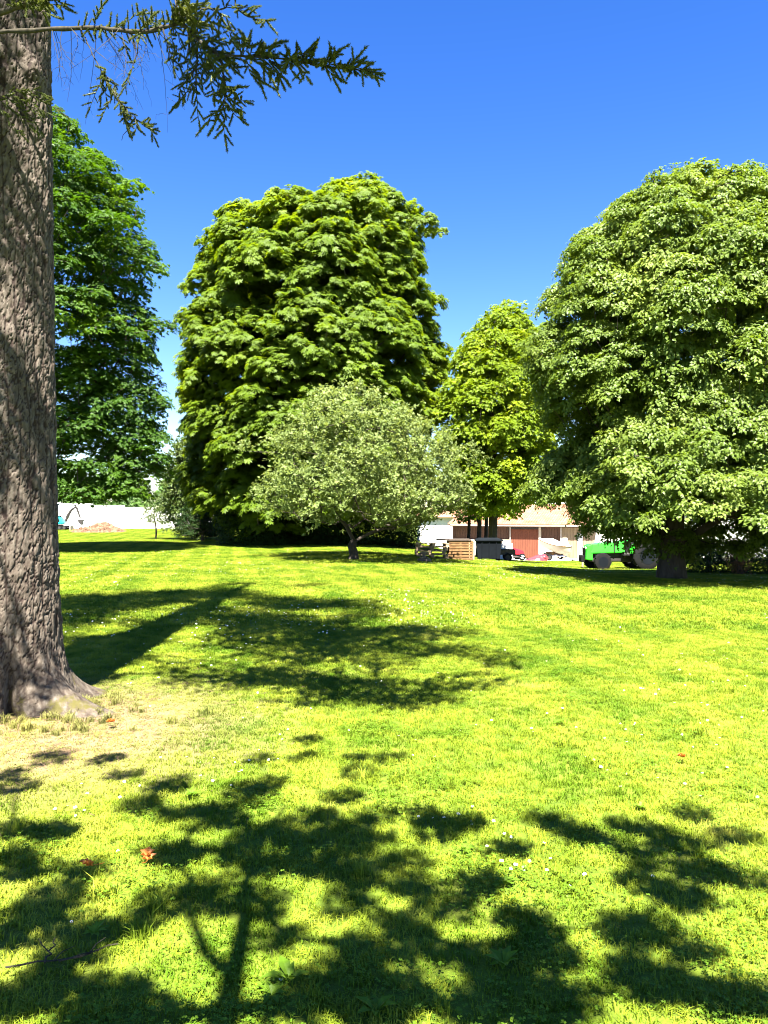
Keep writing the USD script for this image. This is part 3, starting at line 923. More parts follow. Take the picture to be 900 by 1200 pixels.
def fir_branches():
    rng = np.random.default_rng(41)
    base = np.array([TX, TY, TZ0])
    SP, SD, SS = [], [], []                                         # shoots: where, which way, size

    def line(pts):
        P = np.array([W(*p) for p in pts])
        t = np.linspace(0, len(P) - 1, len(P) * 4)
        from scipy.interpolate import make_interp_spline
        return make_interp_spline(np.arange(len(P)), P, k=2)(t)

    def dress(P, t0=0.0, gap=0.028, ang=0.95, size=1.0, fill=1.0, tilt=0.7):
        seg = np.linalg.norm(np.diff(P, axis=0), axis=1)
        s = np.concatenate([[0], np.cumsum(seg)])
        d = s[-1] * t0
        side = 1
        while d < s[-1]:
            p = np.array([np.interp(d, s, P[:, k]) for k in range(3)])
            q = np.array([np.interp(min(d + 0.02, s[-1]), s, P[:, k]) for k in range(3)])
            q0 = np.array([np.interp(max(d - 0.02, 0), s, P[:, k]) for k in range(3)])
            T = (q - q0) / max(np.linalg.norm(q - q0), 1e-9)
            nrm = np.cross(T, [0, 0, 1.0] if abs(T[2]) < 0.9 else [0, 1.0, 0]); nrm /= np.linalg.norm(nrm)
            up = np.cross(nrm, T)
            b = nrm * math.cos(tilt) + up * math.sin(tilt) * (1 if rng.random() < 0.5 else -1)
            D = T * math.cos(ang) + side * b * math.sin(ang) + rng.normal(0, 0.18, 3)
            if rng.random() < fill:
                SP.append(p); SD.append(D); SS.append(size * rng.uniform(0.6, 1.1))
            side = -side
            d += gap * rng.uniform(0.6, 1.4)
        SP.append(P[-1]); SD.append(P[-1] - P[-2]); SS.append(size)

    def twig(P0, D, L, bend, r=0.004):
        D = D / np.linalg.norm(D)
        t = np.linspace(0, 1, 7)[:, None]
        return P0 + D * L * t + np.asarray(bend) * L * t ** 2 + np.cumsum(rng.normal(0, 0.006, (7, 3)), 0)

    mains = [
        ("bough", [(-40, 40, 5.9), (30, 36, 5.7), (80, 33, 5.5), (120, 33, 5.35), (165, 37, 5.2), (195, 31, 5.1), (214, 29, 5.05), (228, 42, 5.0), (243, 55, 4.95), (257, 66, 4.9)], 0.017, 0.011),
        ("bough", [(257, 66, 4.9), (290, 66, 4.85), (330, 69, 4.8), (380, 77, 4.7), (432, 84, 4.65)], 0.009, 0.003),
        ("bough", [(257, 66, 4.9), (262, 90, 4.85), (264, 112, 4.8), (258, 132, 4.8)], 0.0075, 0.003),
        ("bough", [(214, 29, 5.05), (208, 12, 5.1), (204, -15, 5.2)], 0.010, 0.006),
        ("bough", [(212, 14, 5.1), (240, 10, 5.1), (262, 10, 5.1), (270, -10, 5.1)], 0.006, 0.004),
        ("bough", [(276, -6, 5.1), (280, 12, 5.1), (298, 22, 5.1), (312, 24, 5.05)], 0.006, 0.003),
        ("bough", [(-30, 28, 5.6), (10, 12, 5.4), (50, -4, 5.2), (90, -30, 5.1)], 0.022, 0.018),
        ("bough", [(95, 34, 5.4), (108, 62, 5.35), (126, 96, 5.3), (148, 128, 5.25), (176, 152, 5.2)], 0.005, 0.002),
        ("bough", [(230, 44, 5.0), (231, 75, 4.95), (230, 105, 4.9), (233, 140, 4.9)], 0.005, 0.002),
        ("bough", [(165, 37, 5.2), (160, 62, 5.2), (152, 88, 5.2), (146, 102, 5.2)], 0.004, 0.002),
        ("bough", [(190, 34, 5.1), (200, 62, 5.1), (204, 80, 5.1)], 0.004, 0.002)]
    L = []
    for name, pts, r0, r1 in mains:
        P = line(pts)
        L.append(P)
        P2 = P + rng.normal(0, 0.0025, P.shape)
        part(FIR, name, (lambda v: (v[0] - base, v[1]))(tube(P2, np.linspace(r0, r1, len(P)) * (1 + 0.12 * rng.normal(0, 1, len(P))), 8)), M_twig, 60)
    dress(L[1], 0.15, 0.026, 0.9, 1.05)
    dress(L[2], 0.35, 0.024, 0.9, 1.0)
    dress(L[7], 0.35, 0.024, 0.6, 0.85)
    dress(L[8], 0.3, 0.035, 0.8, 0.8)
    dress(L[9], 0.5, 0.022, 0.8, 0.8)
    dress(L[10], 0.3, 0.02, 0.8, 0.9)
    dress(L[5], 0.2, 0.018, 1.0, 0.95)
    dress(L[4], 0.1, 0.04, 1.2, 0.8, 0.7)
    dress(L[0], 0.45, 0.03, 1.25, 0.9, 0.9, 1.1)
    sec = []

    def sub(P, n, t0, t1, length, bias, size=0.95, gap=0.024, bare=0.0):
        for _ in range(n):
            k = rng.uniform(t0, t1) * (len(P) - 1)
            i = int(min(k, len(P) - 2))
            p = P[i] + (P[i + 1] - P[i]) * (k - i)
            T = P[i + 1] - P[i]; T /= np.linalg.norm(T)
            D = T * 0.8 + np.array(bias) + rng.normal(0, 0.35, 3)
            Q = twig(p, D, length * rng.uniform(0.5, 1.2), [0, 0, -0.25])
            sec.append(tube(Q, np.linspace(0.0035, 0.0016, 7), 4))
            if rng.random() >= bare:
                dress(Q, 0.2, gap, 0.85, size)
    sub(L[1], 10, 0.1, 0.9, 0.16, (0.1, 0, -0.8), 1.05, 0.032)
    sub(L[1], 15, 0.2, 0.98, 0.13, (0.1, -0.2, 0.6), 1.05, 0.03)
    sub(L[1], 8, 0.2, 0.95, 0.16, (0, -0.9, 0.0), 1.05, 0.03)
    sub(L[2], 6, 0.3, 1.0, 0.17, (-0.7, 0, 0.35), 1.0, 0.032)
    sub(L[2], 5, 0.1, 1.0, 0.2, (0.85, 0, 0.3), 1.0, 0.032)
    sub(L[7], 9, 0.35, 1.0, 0.15, (0.3, 0, -0.5), 0.8)
    sub(L[7], 6, 0.3, 0.95, 0.15, (-0.5, 0, -0.3), 0.75, 0.03, 0.4)
    sub(L[0], 22, 0.35, 0.95, 0.22, (0, 0, -1.0), 0.9, 0.028, 0.25)
    sub(L[0], 26, 0.25, 0.95, 0.2, (0, 0, 0.8), 0.95, 0.024)
    sub(L[4], 8, 0.0, 0.9, 0.2, (0, 0, -0.9), 0.8, 0.035, 0.3)
    sub(L[8], 6, 0.3, 1.0, 0.15, (-0.6, 0, -0.2), 0.8)
    sub(L[3], 6, 0.1, 1.0, 0.22, (0.3, -0.2, 0.1), 0.9)
    sub(L[6], 12, 0.3, 1.0, 0.25, (0.2, 0, 0.1), 0.95)
    # bare hanging twigs beside the trunk
    for _ in range(22):
        p = L[0][int(rng.uniform(0.18, 0.55) * (len(L[0]) - 1))]
        Q = twig(p, np.array([rng.normal(0.15, 0.3), rng.normal(0, 0.3), -1.0]), rng.uniform(0.2, 0.62), [rng.normal(0, 0.3), 0, -0.1])
        sec.append(tube(Q, np.linspace(0.0026, 0.0009, 7), 4))
        for k in (2, 3, 4, 5):
            q = twig(Q[k], np.array([rng.normal(0, 1), rng.normal(0, 0.5), -0.6]), rng.uniform(0.05, 0.13), [0, 0, -0.3])
            sec.append(tube(q, np.linspace(0.0014, 0.0007, 7), 3))
    # a small spray hanging in front of the bark
    for k in range(7):
        Q = twig(W(-10 + k * 4, 118 - k * 2, 5.78), np.array([1.0, rng.normal(0, 0.2), rng.normal(-0.2, 0.25)]), rng.uniform(0.22, 0.42), [0, 0, -0.35])
        sec.append(tube(Q, np.linspace(0.003, 0.0014, 7), 4))
        dress(Q, 0.1, 0.022, 0.7, 0.75)
    V, F = join(sec)
    part(FIR, "twigs", (V - base, F), M_twig, 60)
    P, D = np.array(SP), np.array(SD)
    D /= np.linalg.norm(D, axis=1, keepdims=True)
    ref = rng.normal(0, 1, D.shape)
    B = np.cross(D, ref); B /= np.linalg.norm(B, axis=1, keepdims=True)
    R = np.stack([D, B, np.cross(D, B)], -1)
    scatter(FIR, "shoots", [(s, M_needle) for s in SHOOTS], P - base, R, np.array(SS), rng.integers(0, 3, len(P)), kind="stuff")


fir_branches()

# ------------------------------------------------------------------ trees
def make_trees():
    rng = np.random.default_rng(77)
    # horse chestnut
    Y = 38.0
    prof = px_profile([(218, 404, 440), (232, 376, 460), (246, 352, 474), (264, 330, 482), (284, 262, 488), (310, 238, 494), (350, 222, 508), (400, 212, 519), (450, 206, 519), (500, 212, 512), (550, 216, 505), (590, 236, 480), (612, 255, 455)], Y)
    T, O = bough_crown(prof, Y, rng, 0.50, 0.9, 8, 0.6, (0.20, 0.40), 0.78, open_=0.76, thin=0.51, extra=((*W(494, 262, Y - 0.5), 0.6), (*W(480, 256, Y - 0.2), 0.6), (*W(300, 276, Y - 1.0), 1.8), (*W(266, 296, Y + 0.3), 1.3), (*W(328, 274, Y - 1.8), 1.2), (*W(424, 240, Y - 1.0), 1.25), (*W(396, 250, Y - 2.0), 1.2), (*W(452, 262, Y - 0.6), 1.1), (*W(512, 268, Y - 0.4), 0.45)))
    leaf = leaf_palmate(1.0, 7, 0.26, 0.36)
    protos = [pad(leaf, 100, 0.31, rng, 5, 0.22, 0.08, 2, 0.30, 0.26, 0.4) for _ in range(6)]
    bx, by = (352 - 450) / 900 * Y, Y
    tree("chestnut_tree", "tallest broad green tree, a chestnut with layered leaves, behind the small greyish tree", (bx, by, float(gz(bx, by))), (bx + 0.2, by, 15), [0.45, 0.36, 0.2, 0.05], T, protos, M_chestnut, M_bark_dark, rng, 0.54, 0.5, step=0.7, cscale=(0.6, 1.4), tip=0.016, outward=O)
    # lime
    Y = 20.5
    prof = px_profile([(214, 790, 850), (224, 752, 888), (246, 712, 915), (285, 676, 945), (330, 645, 965), (375, 624, 980), (430, 618, 985), (480, 626, 985), (520, 636, 985), (560, 640, 985), (596, 655, 978), (612, 685, 955), (645, 760, 920)], Y)
    T, O = bough_crown(prof, Y, rng, 0.33, 0.92, 11, 0.64, (0.15, 0.32), 0.8, open_=0.78, thin=0.525)
    gap = (T[:, 0] < W(735, 0, Y)[0]) & (T[:, 2] > W(0, 545, Y)[2]) & (T[:, 2] < W(0, 488, Y)[2]) & (rng.random(len(T)) < 0.72)
    low = (T[:, 2] < W(0, 640, Y)[2]) & (T[:, 1] < Y - 0.5) & (T[:, 0] < W(800, 0, Y)[0])
    T, O = T[~gap & ~low], O[~gap & ~low]
    under = (T[:, 0] < W(765, 0, Y)[0]) & (T[:, 2] < W(0, 500, Y)[2]) & (T[:, 1] < Y)
    T[under, 1] = Y + (T[under, 1] - Y) * 0.35                      # the lower left skirt hangs back in the shade
    def fan(z0, az, L, fall, n, wide):
        "clump places along one drooping bough that leaves the trunk at height z0"
        t = rng.uniform(0.42, 1, n)
        a = az + rng.normal(0, wide, n) * (0.4 + 0.6 * t)
        return np.stack([W(787, 0, Y)[0] + np.cos(a) * L * t, Y + np.sin(a) * L * t, z0 + 0.5 * np.sin(t * np.pi) - fall * t ** 2 + rng.normal(0, 0.07, n)], -1)
    fans = []
    for z0, az, L, fall, n in ((4.9, -1.75, 3.6, 0.8, 26), (4.6, -1.15, 3.8, 0.9, 26), (4.0, -2.05, 4.0, 0.9, 26), (4.1, -1.5, 4.3, 1.0, 28), (4.0, -0.8, 4.4, 1.0, 26), (3.4, -1.85, 4.6, 1.1, 28), (3.3, -1.25, 4.9, 1.2, 30),
                               (3.2, -0.6, 4.8, 1.2, 26), (2.9, -1.6, 4.9, 1.5, 30), (2.7, -0.95, 5.2, 1.5, 30), (2.5, -1.25, 5.0, 1.5, 26), (2.4, -0.45, 5.0, 1.4, 26), (2.6, -2.15, 3.9, 1.2, 20), (2.2, -0.75, 5.3, 1.5, 26), (2.0, -0.55, 5.2, 1.3, 24), (2.0, -1.0, 5.1, 1.2, 20), (2.7, -2.6, 3.0, 1.1, 22), (2.9, -2.9, 2.9, 1.1, 20),
                               (3.6, 3.0, 3.7, 1.2, 34), (3.4, 2.7, 3.9, 1.2, 34), (3.2, 3.25, 3.3, 1.1, 28), (3.0, 2.9, 3.4, 1.0, 28), (3.5, 2.4, 4.0, 1.3, 28), (2.9, 2.0, 4.0, 1.2, 26), (3.0, 1.2, 4.2, 1.3, 26), (3.0, 0.3, 4.4, 1.3, 26), (3.3, -2.6, 3.2, 1.0, 20)):
        fans.append(poisson(fan(z0, az, L, fall, n * 3, 0.19), 0.31, rng))
    kk = ~((T[:, 2] < 4.3) & (T[:, 1] < Y - 0.8))
    T, O = T[kk], O[kk]
    fo = [np.concatenate([(f - [W(787, 0, Y)[0], Y, 0])[:, :2], np.full((len(f), 1), 1.0)], 1) for f in fans]
    T, O = np.vstack([T] + fans), np.vstack([O] + fo)
    leaf = leaf_simple(1.0, 0.78, 0.10, 0.22, 0.40)
    protos = [pad(leaf, 240, 0.20, rng, 7, 0.32, 0.05, 2, 0.3, 0.2, 0.5) for _ in range(6)]
    bx, by = (787 - 450) / 900 * Y, Y
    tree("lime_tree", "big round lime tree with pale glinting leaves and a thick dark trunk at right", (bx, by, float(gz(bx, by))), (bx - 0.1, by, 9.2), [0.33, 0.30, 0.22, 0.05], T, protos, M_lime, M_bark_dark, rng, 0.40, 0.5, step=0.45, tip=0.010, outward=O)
    # left maple
    Y = 30.0
    prof = px_profile([(132, 20, 72), (175, -25, 112), (215, -50, 150), (270, -65, 166), (310, -75, 176), (350, -80, 160), (385, -80, 186), (430, -80, 176), (470, -80, 190), (530, -75, 196), (555, -70, 196), (577, -40, 180)], Y)
    T, O = bough_crown(prof, Y, rng, 0.50, 0.9, 9, 0.72, (0.15, 0.36), 0.5, open_=0.76, thin=0.53, extra=[(*W(px, py, Y - dd), q) for px, py, dd, q in ((150, 222, 1, .55), (165, 290, 0.5, .6), (172, 312, 1, .5), (186, 385, 0.3, .6), (128, 262, 2, .7), (100, 205, 1.5, .7))])
    under = (T[:, 2] < W(0, 405, Y)[2]) & (T[:, 1] < Y)
    T[under, 1] = Y + (T[under, 1] - Y) * 0.4
    leaf = leaf_lobed(1.0, 0.2)
    protos = [pad(leaf, 84, 0.24, rng, 6, 0.25, 0.06, 2, 0.3) for _ in range(5)]
    bx = (45 - 450) / 900 * Y
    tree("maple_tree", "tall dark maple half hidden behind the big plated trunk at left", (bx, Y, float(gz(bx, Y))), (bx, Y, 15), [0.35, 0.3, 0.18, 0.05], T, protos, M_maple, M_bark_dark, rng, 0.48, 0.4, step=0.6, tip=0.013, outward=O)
    # yellow-green young tree
    Y = 36.0
    prof = px_profile([(358, 584, 602), (376, 562, 618), (400, 545, 630), (425, 530, 640), (460, 512, 652), (500, 506, 656), (540, 514, 656), (575, 536, 645), (604, 556, 618)], Y)
    T, O = bough_crown(prof, Y, rng, 0.46, 0.9, 7, 0.66, (0.2, 0.42), 0.65, open_=0.75, thin=0.49)
    protos = [pad(leaf_lobed(1.0, 0.25), 84, 0.26, rng, 6, 0.28, 0.07, 2, 0.35) for _ in range(5)]
    bx = (577 - 450) / 900 * Y
    tree("young_maple_tree", "slim bright yellow green tree between the tallest tree and the round lime", (bx, Y, float(gz(bx, Y))), (bx + 0.1, Y, 10.2), [0.22, 0.19, 0.13, 0.03], T, protos, M_young, M_bark_dark, rng, 0.5, 0.6, step=0.6, tip=0.011, outward=O)
    # plum
    Y = 26.0
    prof = px_profile([(458, 404, 424), (474, 356, 462), (498, 326, 506), (530, 302, 542), (560, 288, 566), (586, 286, 568), (604, 312, 545), (616, 372, 500), (626, 400, 460)], Y)
    T = envelope_points(prof, Y, rng, 0.42, 0.9, 0.3, 0.35, 0.6, lobe=1.2, dip=0.34, thin=0.46, thin_size=0.7, ragged=0.28)
    T = T[~((T[:, 2] < 1.35) & (np.abs(T[:, 0] - W(420, 0, Y)[0]) < 0.7) & (T[:, 1] < Y + 0.5))]
    protos = [clump_spiky(leaf_simple(1.0, 0.62, 0.12, 0.15), 120, 0.19, rng, 8, 1.25, 0.6) for _ in range(5)]
    bx = (413 - 450) / 900 * Y
    tree("plum_tree", "small spreading greyish green tree standing alone on the lawn with a short forked trunk", (bx, Y, float(gz(bx, Y))), (bx + 0.1, Y, 0.6), [0.17, 0.15, 0.14, 0.12], T, protos, M_plum, M_bark_dark, rng, 0.60, 0.55, step=0.35, tip=0.009, pull=0.1, center=(bx, Y, 1.5))
    # shrubby tree and sapling left of the chestnut
    Y = 44.0
    prof = px_profile([(505, 222, 236), (530, 200, 252), (560, 188, 270), (590, 188, 275), (612, 198, 275), (630, 205, 270)], Y)
    T = envelope_points(prof, Y, rng, 0.45, 0.9, 0.35, 0.3, 0.6)
    protos = [clump_spiky(leaf_simple(1.0, 0.5, 0.1, 0.1), 160, 0.22, rng, 9, 1.0) for _ in range(4)]
    bx = (228 - 450) / 900 * Y
    tree("yew_tree", "dull olive green bushy tree left of the tallest tree", (bx, Y, float(gz(bx, Y))), (bx, Y, 4), [0.15, 0.12, 0.06], T, protos, M_olive, M_bark_dark, rng, 0.7, 0.5)
    Y = 45.0
    prof = px_profile([(584, 176, 190), (594, 166, 200), (604, 160, 206), (612, 168, 200)], Y)
    T = envelope_points(prof, Y, rng, 0.34, 0.9, 0.3, 0.3, 0.6)
    protos = [clump(leaf_simple(1, 0.6), 45, 0.3, rng) for _ in range(3)]
    bx = (182.5 - 450) / 900 * Y
    tree("sapling", "thin young sapling in front of the white wall at far left", (bx, Y, float(gz(bx, Y))), (bx, Y, 1.9), [0.05, 0.045, 0.02], T, protos, M_olive, M_bark_dark, rng, 0.34, 0.5, tip=0.008)
    # three dark thin stems behind the bin
    for k, (px, py0, Y, r, lab) in enumerate(((560, 520, 39.0, 0.12, "leftmost dark slim tree trunk behind the large bin"), (548, 530, 41.0, 0.09, "thinnest dark stemmed tree behind the slatted compost box"), (568, 500, 40.0, 0.10, "dark slim tree close behind the yellow green tree's trunk"))):
        bx = (px - 450) / 900 * Y
        prof = px_profile([(py0, px - 8, px + 8), (py0 + 30, px - 25, px + 25), (py0 + 60, px - 28, px + 28), (py0 + 78, px - 15, px + 15)], Y)
        T = envelope_points(prof, Y, rng, 0.8, 0.9, 0.3, 0.3, 0.5)
        protos = [clump(leaf_lobed(1.0, 0.25), 70, 0.26, rng, 0.45) for _ in range(3)]
        tree("slim_tree", lab, (bx, Y, float(gz(bx, Y))), (bx + 0.2, Y, 4.6), [r, r * 0.9, r * 0.5], T, protos, M_maple, M_bark_dark, rng, 0.7, 0.5)
    # trees and bushes beyond the white wall, far left
    for px, py0, w, Y, lab in ((90, 560, 60, 88.0, "pale bushy tree above the white wall right beside the digger"), (150, 566, 50, 92.0, "pale bushy tree above the middle of the white wall"), (30, 540, 70, 95.0, "bushy tree beyond the wall, mostly behind the big trunk"), (205, 560, 44, 98.0, "distant bushy tree in the gap left of the tallest tree")):
        bx = (px - 450) / 900 * Y
        prof = px_profile([(py0, px - w * 0.2, px + w * 0.2), (py0 + 12, px - w * 0.5, px + w * 0.5), (py0 + 30, px - w * 0.55, px + w * 0.55), (py0 + 50, px - w * 0.4, px + w * 0.4)], Y)
        T = envelope_points(prof, Y, rng, 0.9, 0.8, 0.3, 0.3, 0.3)
        protos = [clump(leaf_simple(1, 0.7), 90, 0.34, rng) for _ in range(3)]
        tree("far_tree", lab, (bx, Y, 0), (bx, Y, 3.5), [0.25, 0.2, 0.08], T, protos, M_far, M_bark_dark, rng, 0.9, 0.6)
    # the tree behind the photographer: its crown is known by the shadow at the bottom of the picture
    zl = [(130,80,28),(250,80,14),(290,110,18),(380,130,45),(340,190,36),(420,200,36),(520,220,45),(590,270,55),(410,290,42),(800,170,28),(790,260,50),(870,230,60),(840,330,70),(820,420,45),(720,330,36),(20,130,36),(120,250,42),(60,330,62),(180,340,36),
          (100,430,70),(60,470,55),(30,250,30),(300,470,30),(160,560,42),(100,640,70),(250,650,70),(330,680,45),(470,380,26),(640,250,30),(700,270,26),(860,520,36),(800,580,55),(700,640,55),(850,600,45),(880,660,50),(610,80,14),(625,130,16),(720,80,20),(830,70,14),(840,105,18),(720,30,18)]
    zl += [(480,220,46),(600,160,50),(540,300,36),(610,320,32),(430,300,32),(700,270,42),(760,220,42),(500,420,22),(620,420,26),(660,500,26),(380,420,26),(200,480,40)]
    zr = [(130,230,42),(80,210,20),(180,240,34),(290,290,26),(390,230,36),(460,260,26),(490,270,20),(560,230,26),(600,300,36),(680,290,26),(740,280,22),(600,370,36),(700,400,36),(740,350,42),(850,355,26),(820,260,20),(240,380,42),(150,420,36),(60,380,42),(30,320,36),
          (330,470,52),(380,550,52),(320,540,42),(560,480,42),(620,480,36),(720,530,26),(580,590,42),(660,600,42),(740,630,36),(790,640,22),(870,640,36),(200,560,42),(100,540,34),(40,480,42),(40,620,52),(200,660,36),(300,650,52),(370,670,36),(440,640,22),(270,610,42),(10,75,14),(720,210,14),(640,255,20)]
    pts = []
    for lst, ox in ((zl, 0), (zr, 450)):
        for x, y, r in lst:
            for _ in range(max(2, int(r / 8))):
                a, q = rng.uniform(0, 6.28), 0.75 * math.sqrt(rng.random())
                pts.append(ground_at(ox + (x + r * q * math.cos(a)) / 2, 850 + (y + 0.8 * r * q * math.sin(a)) / 2))
    for _ in range(200):
        pts.append(np.array([rng.uniform(-3.4, 3.4), rng.uniform(-2.6, 2.2)]))
    T = []
    for g in pts:
        h = max(rng.uniform(3.9, 4.9), (2.0 + 0.68 * g[1]) / (1 + 0.68 * SHADOW[1]))
        p = np.array([g[0] - SHADOW[0] * h, g[1] - SHADOW[1] * h, h])
        T.append(p)
    T = np.array(T)
    protos = [clump(leaf_simple(1, 0.62), 60, 0.62, rng, 0.45, -0.5) for _ in range(4)]
    st = tree("shade_tree", "tree behind the viewpoint throwing the dappled shadow over the nearest grass", (-0.2, -3.4, float(gz(-0.2, -3.4))), (-0.4, -2.0, 3.0), [0.22, 0.2, 0.15, 0.09], T, protos, M_maple, M_bark, rng, 0.088, 0.3, tip=0.005, pull=0.0, sag=0.05, power=2.0)
    sb = np.array([-0.2, -3.4, float(gz(-0.2, -3.4))])
    def lift(px, py, h):
        g = ground_at(px, py)
        h -= 1.2
        return np.array([g[0] - SHADOW[0] * h, g[1] - SHADOW[1] * h, h])
    fork = lift(273, 1150, 5.5)
    for pts, r0, r1 in (([np.array([-0.4, -2.0, 3.0]), np.array([-0.5, -1.0, 3.6]), lift(262, 1200, 5.3), fork, lift(285, 1090, 5.6), lift(287, 1040, 5.7), lift(303, 985, 5.8), lift(335, 945, 5.8)], 0.07, 0.012),
                        ([fork, lift(240, 1118, 5.6), lift(222, 1070, 5.7), lift(228, 1030, 5.8)], 0.035, 0.012),
                        ([lift(303, 985, 5.8), lift(280, 960, 5.9), lift(255, 950, 6.0)], 0.02, 0.01)):
        P = np.array(pts)
        part(st, "bough", tube(P - sb, np.linspace(r0, r1, len(P)), 8), M_bark, 60)



make_trees()


def shrub(name, label, prof_px, Y, mat, size, spacing, rng, spiky=False, cat="shrub", depth=0.8, rough=0.2, n=190, ls=0.18):
    prof = px_profile(prof_px, Y)
    T = envelope_points(prof, Y, rng, spacing, depth, rough, 0.25, 0.7)
    cx = (prof[0][1] + prof[0][2]) / 2
    protos = [clump_spiky(leaf_simple(1, 0.4), n, ls, rng) if spiky else clump(leaf_simple(1, 0.6), n, ls, rng, 0.7) for _ in range(3)]
    b = (cx, Y, float(gz(cx, Y)))
    return tree(name, label, b, (cx, Y, b[2] + (prof[-1][0] - b[2]) * 0.55), [0.09, 0.07, 0.03], T, protos, mat, M_bark_dark, rng, size, 0.8, cat=cat)


RS = np.random.default_rng(99)
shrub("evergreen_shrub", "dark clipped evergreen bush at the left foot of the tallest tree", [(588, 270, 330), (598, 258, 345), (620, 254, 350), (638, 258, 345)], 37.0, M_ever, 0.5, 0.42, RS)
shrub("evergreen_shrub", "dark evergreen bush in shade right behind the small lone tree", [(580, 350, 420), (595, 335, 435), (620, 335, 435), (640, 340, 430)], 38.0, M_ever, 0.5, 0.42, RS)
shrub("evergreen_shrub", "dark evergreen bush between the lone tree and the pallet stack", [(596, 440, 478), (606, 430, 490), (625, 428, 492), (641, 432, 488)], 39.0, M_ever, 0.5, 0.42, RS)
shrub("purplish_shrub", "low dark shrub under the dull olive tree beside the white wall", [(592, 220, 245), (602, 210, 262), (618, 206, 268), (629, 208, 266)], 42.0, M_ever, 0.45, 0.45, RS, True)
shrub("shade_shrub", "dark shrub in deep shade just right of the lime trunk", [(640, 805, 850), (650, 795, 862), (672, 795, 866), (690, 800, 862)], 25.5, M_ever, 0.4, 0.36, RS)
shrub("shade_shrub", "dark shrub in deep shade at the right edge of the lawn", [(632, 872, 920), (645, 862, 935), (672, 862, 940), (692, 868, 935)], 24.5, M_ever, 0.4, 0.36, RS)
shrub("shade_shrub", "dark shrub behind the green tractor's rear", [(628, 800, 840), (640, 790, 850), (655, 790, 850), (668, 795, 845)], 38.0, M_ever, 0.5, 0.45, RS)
M_dead = mat_leaf("dead_leaf", (0.10, 0.045, 0.015), (0.26, 0.12, 0.04), (1.2, 1.0, 0.8), 2.0, 0.25, 0.6, pale=(0.36, 0.20, 0.08))
shrub("dead_shrub", "small rust brown withered bush under the lime at right", [(648, 862, 872), (653, 858, 876), (664, 858, 876), (672, 862, 872)], 24.2, M_dead, 0.22, 0.22, RS, ls=0.22)

# ------------------------------------------------------------------ far left: wall, digger, brush heap
M_white = mat_noise("white_render", [(0.3, (0.70, 0.68, 0.64)), (0.7, (0.82, 0.80, 0.77))], 1.5, 0.9, 5.0, 0.1)
M_cream = mat_noise("cream_render", [(0.3, (0.327, 0.280, 0.214)), (0.7, (0.416, 0.369, 0.297))], 1.2, 0.9, 5.0, 0.1)
M_pinkwall = mat_noise("pinkish_render", [(0.3, (0.332, 0.242, 0.173)), (0.7, (0.421, 0.332, 0.255))], 1.0, 0.9, 5.0, 0.1)
M_redwood = mat_noise("red_brown_boards", [(0.3, (0.083, 0.022, 0.011)), (0.7, (0.124, 0.038, 0.017))], 3.0, 0.7, 5.0, 0.2, (4, 4, 0.5))
M_brownwood = mat_noise("brown_boards", [(0.3, (0.048, 0.022, 0.014)), (0.7, (0.080, 0.040, 0.024))], 3.0, 0.75, 5.0, 0.2, (4, 4, 0.5))
M_tanwood = mat_noise("weathered_tan_boards", [(0.25, (0.126, 0.089, 0.050)), (0.75, (0.219, 0.169, 0.110))], 2.0, 0.8, 6.0, 0.2, (4, 4, 0.4))
M_greydoor = mat_noise("grey_paint", [(0.3, (0.40, 0.41, 0.42)), (0.7, (0.55, 0.56, 0.57))], 3.0, 0.6)
M_tile = mat_noise("clay_tile", [(0.25, (0.152, 0.065, 0.032)), (0.5, (0.229, 0.114, 0.065)), (0.75, (0.283, 0.168, 0.109))], 1.7, 0.85, 6.0)
M_zinc = mat_noise("dull_zinc", flat2((0.45, 0.40, 0.36), 0.15), 4.0, 0.5, metallic=0.4)
M_pallet = mat_noise("pale_pallet_wood", [(0.3, (0.195, 0.135, 0.079)), (0.7, (0.288, 0.218, 0.144))], 6.0, 0.8, 5.0, 0.2, (2, 2, 2))
M_slat = mat_noise("brown_slat_wood", [(0.3, (0.101, 0.050, 0.017)), (0.7, (0.162, 0.094, 0.037))], 6.0, 0.8, 5.0, 0.2)
M_darkwood = mat_noise("dark_old_wood", flat2((0.06, 0.045, 0.035)), 6.0, 0.8)
M_bin = mat_noise("dark_blue_grey_plastic", flat2((0.0035, 0.005, 0.007)), 3.0, 0.85, spec=0.08)
M_black = mat_noise("black_rubber", flat2((0.007, 0.007, 0.007)), 8.0, 0.85, spec=0.1)
M_steel = mat_noise("dark_steel", flat2((0.028, 0.025, 0.023)), 5.0, 0.6, metallic=0.1)
M_teal = mat_noise("teal_paint", flat2((0.01, 0.36, 0.40), 0.1), 3.0, 0.35, spec=0.5)
M_green = mat_noise("bright_green_paint", flat2((0.024, 0.416, 0.016), 0.1), 3.0, 0.3, spec=0.5)
M_red = mat_noise("red_paint", flat2((0.440, 0.010, 0.016), 0.1), 3.0, 0.35, spec=0.5)
M_redtarp = mat_noise("red_tarpaulin", [(0.3, (0.270, 0.015, 0.022)), (0.7, (0.465, 0.038, 0.045))], 2.0, 0.45)
M_hull = mat_noise("cream_hull", flat2((0.409, 0.360, 0.273), 0.08), 2.0, 0.35, spec=0.5)
M_cover = mat_noise("white_boat_cover", [(0.3, (0.480, 0.448, 0.400)), (0.7, (0.640, 0.616, 0.576))], 3.0, 0.7, 4.0, 0.3)
M_stone = mat_noise("weathered_stone", [(0.3, (0.080, 0.060, 0.045)), (0.7, (0.170, 0.135, 0.105))], 8.0, 0.9, 5.0, 0.4)
M_gravel = mat_noise("pale_gravel", [(0.3, (0.260, 0.236, 0.192)), (0.7, (0.384, 0.360, 0.310))], 7.0, 0.95, 6.0, 0.5)
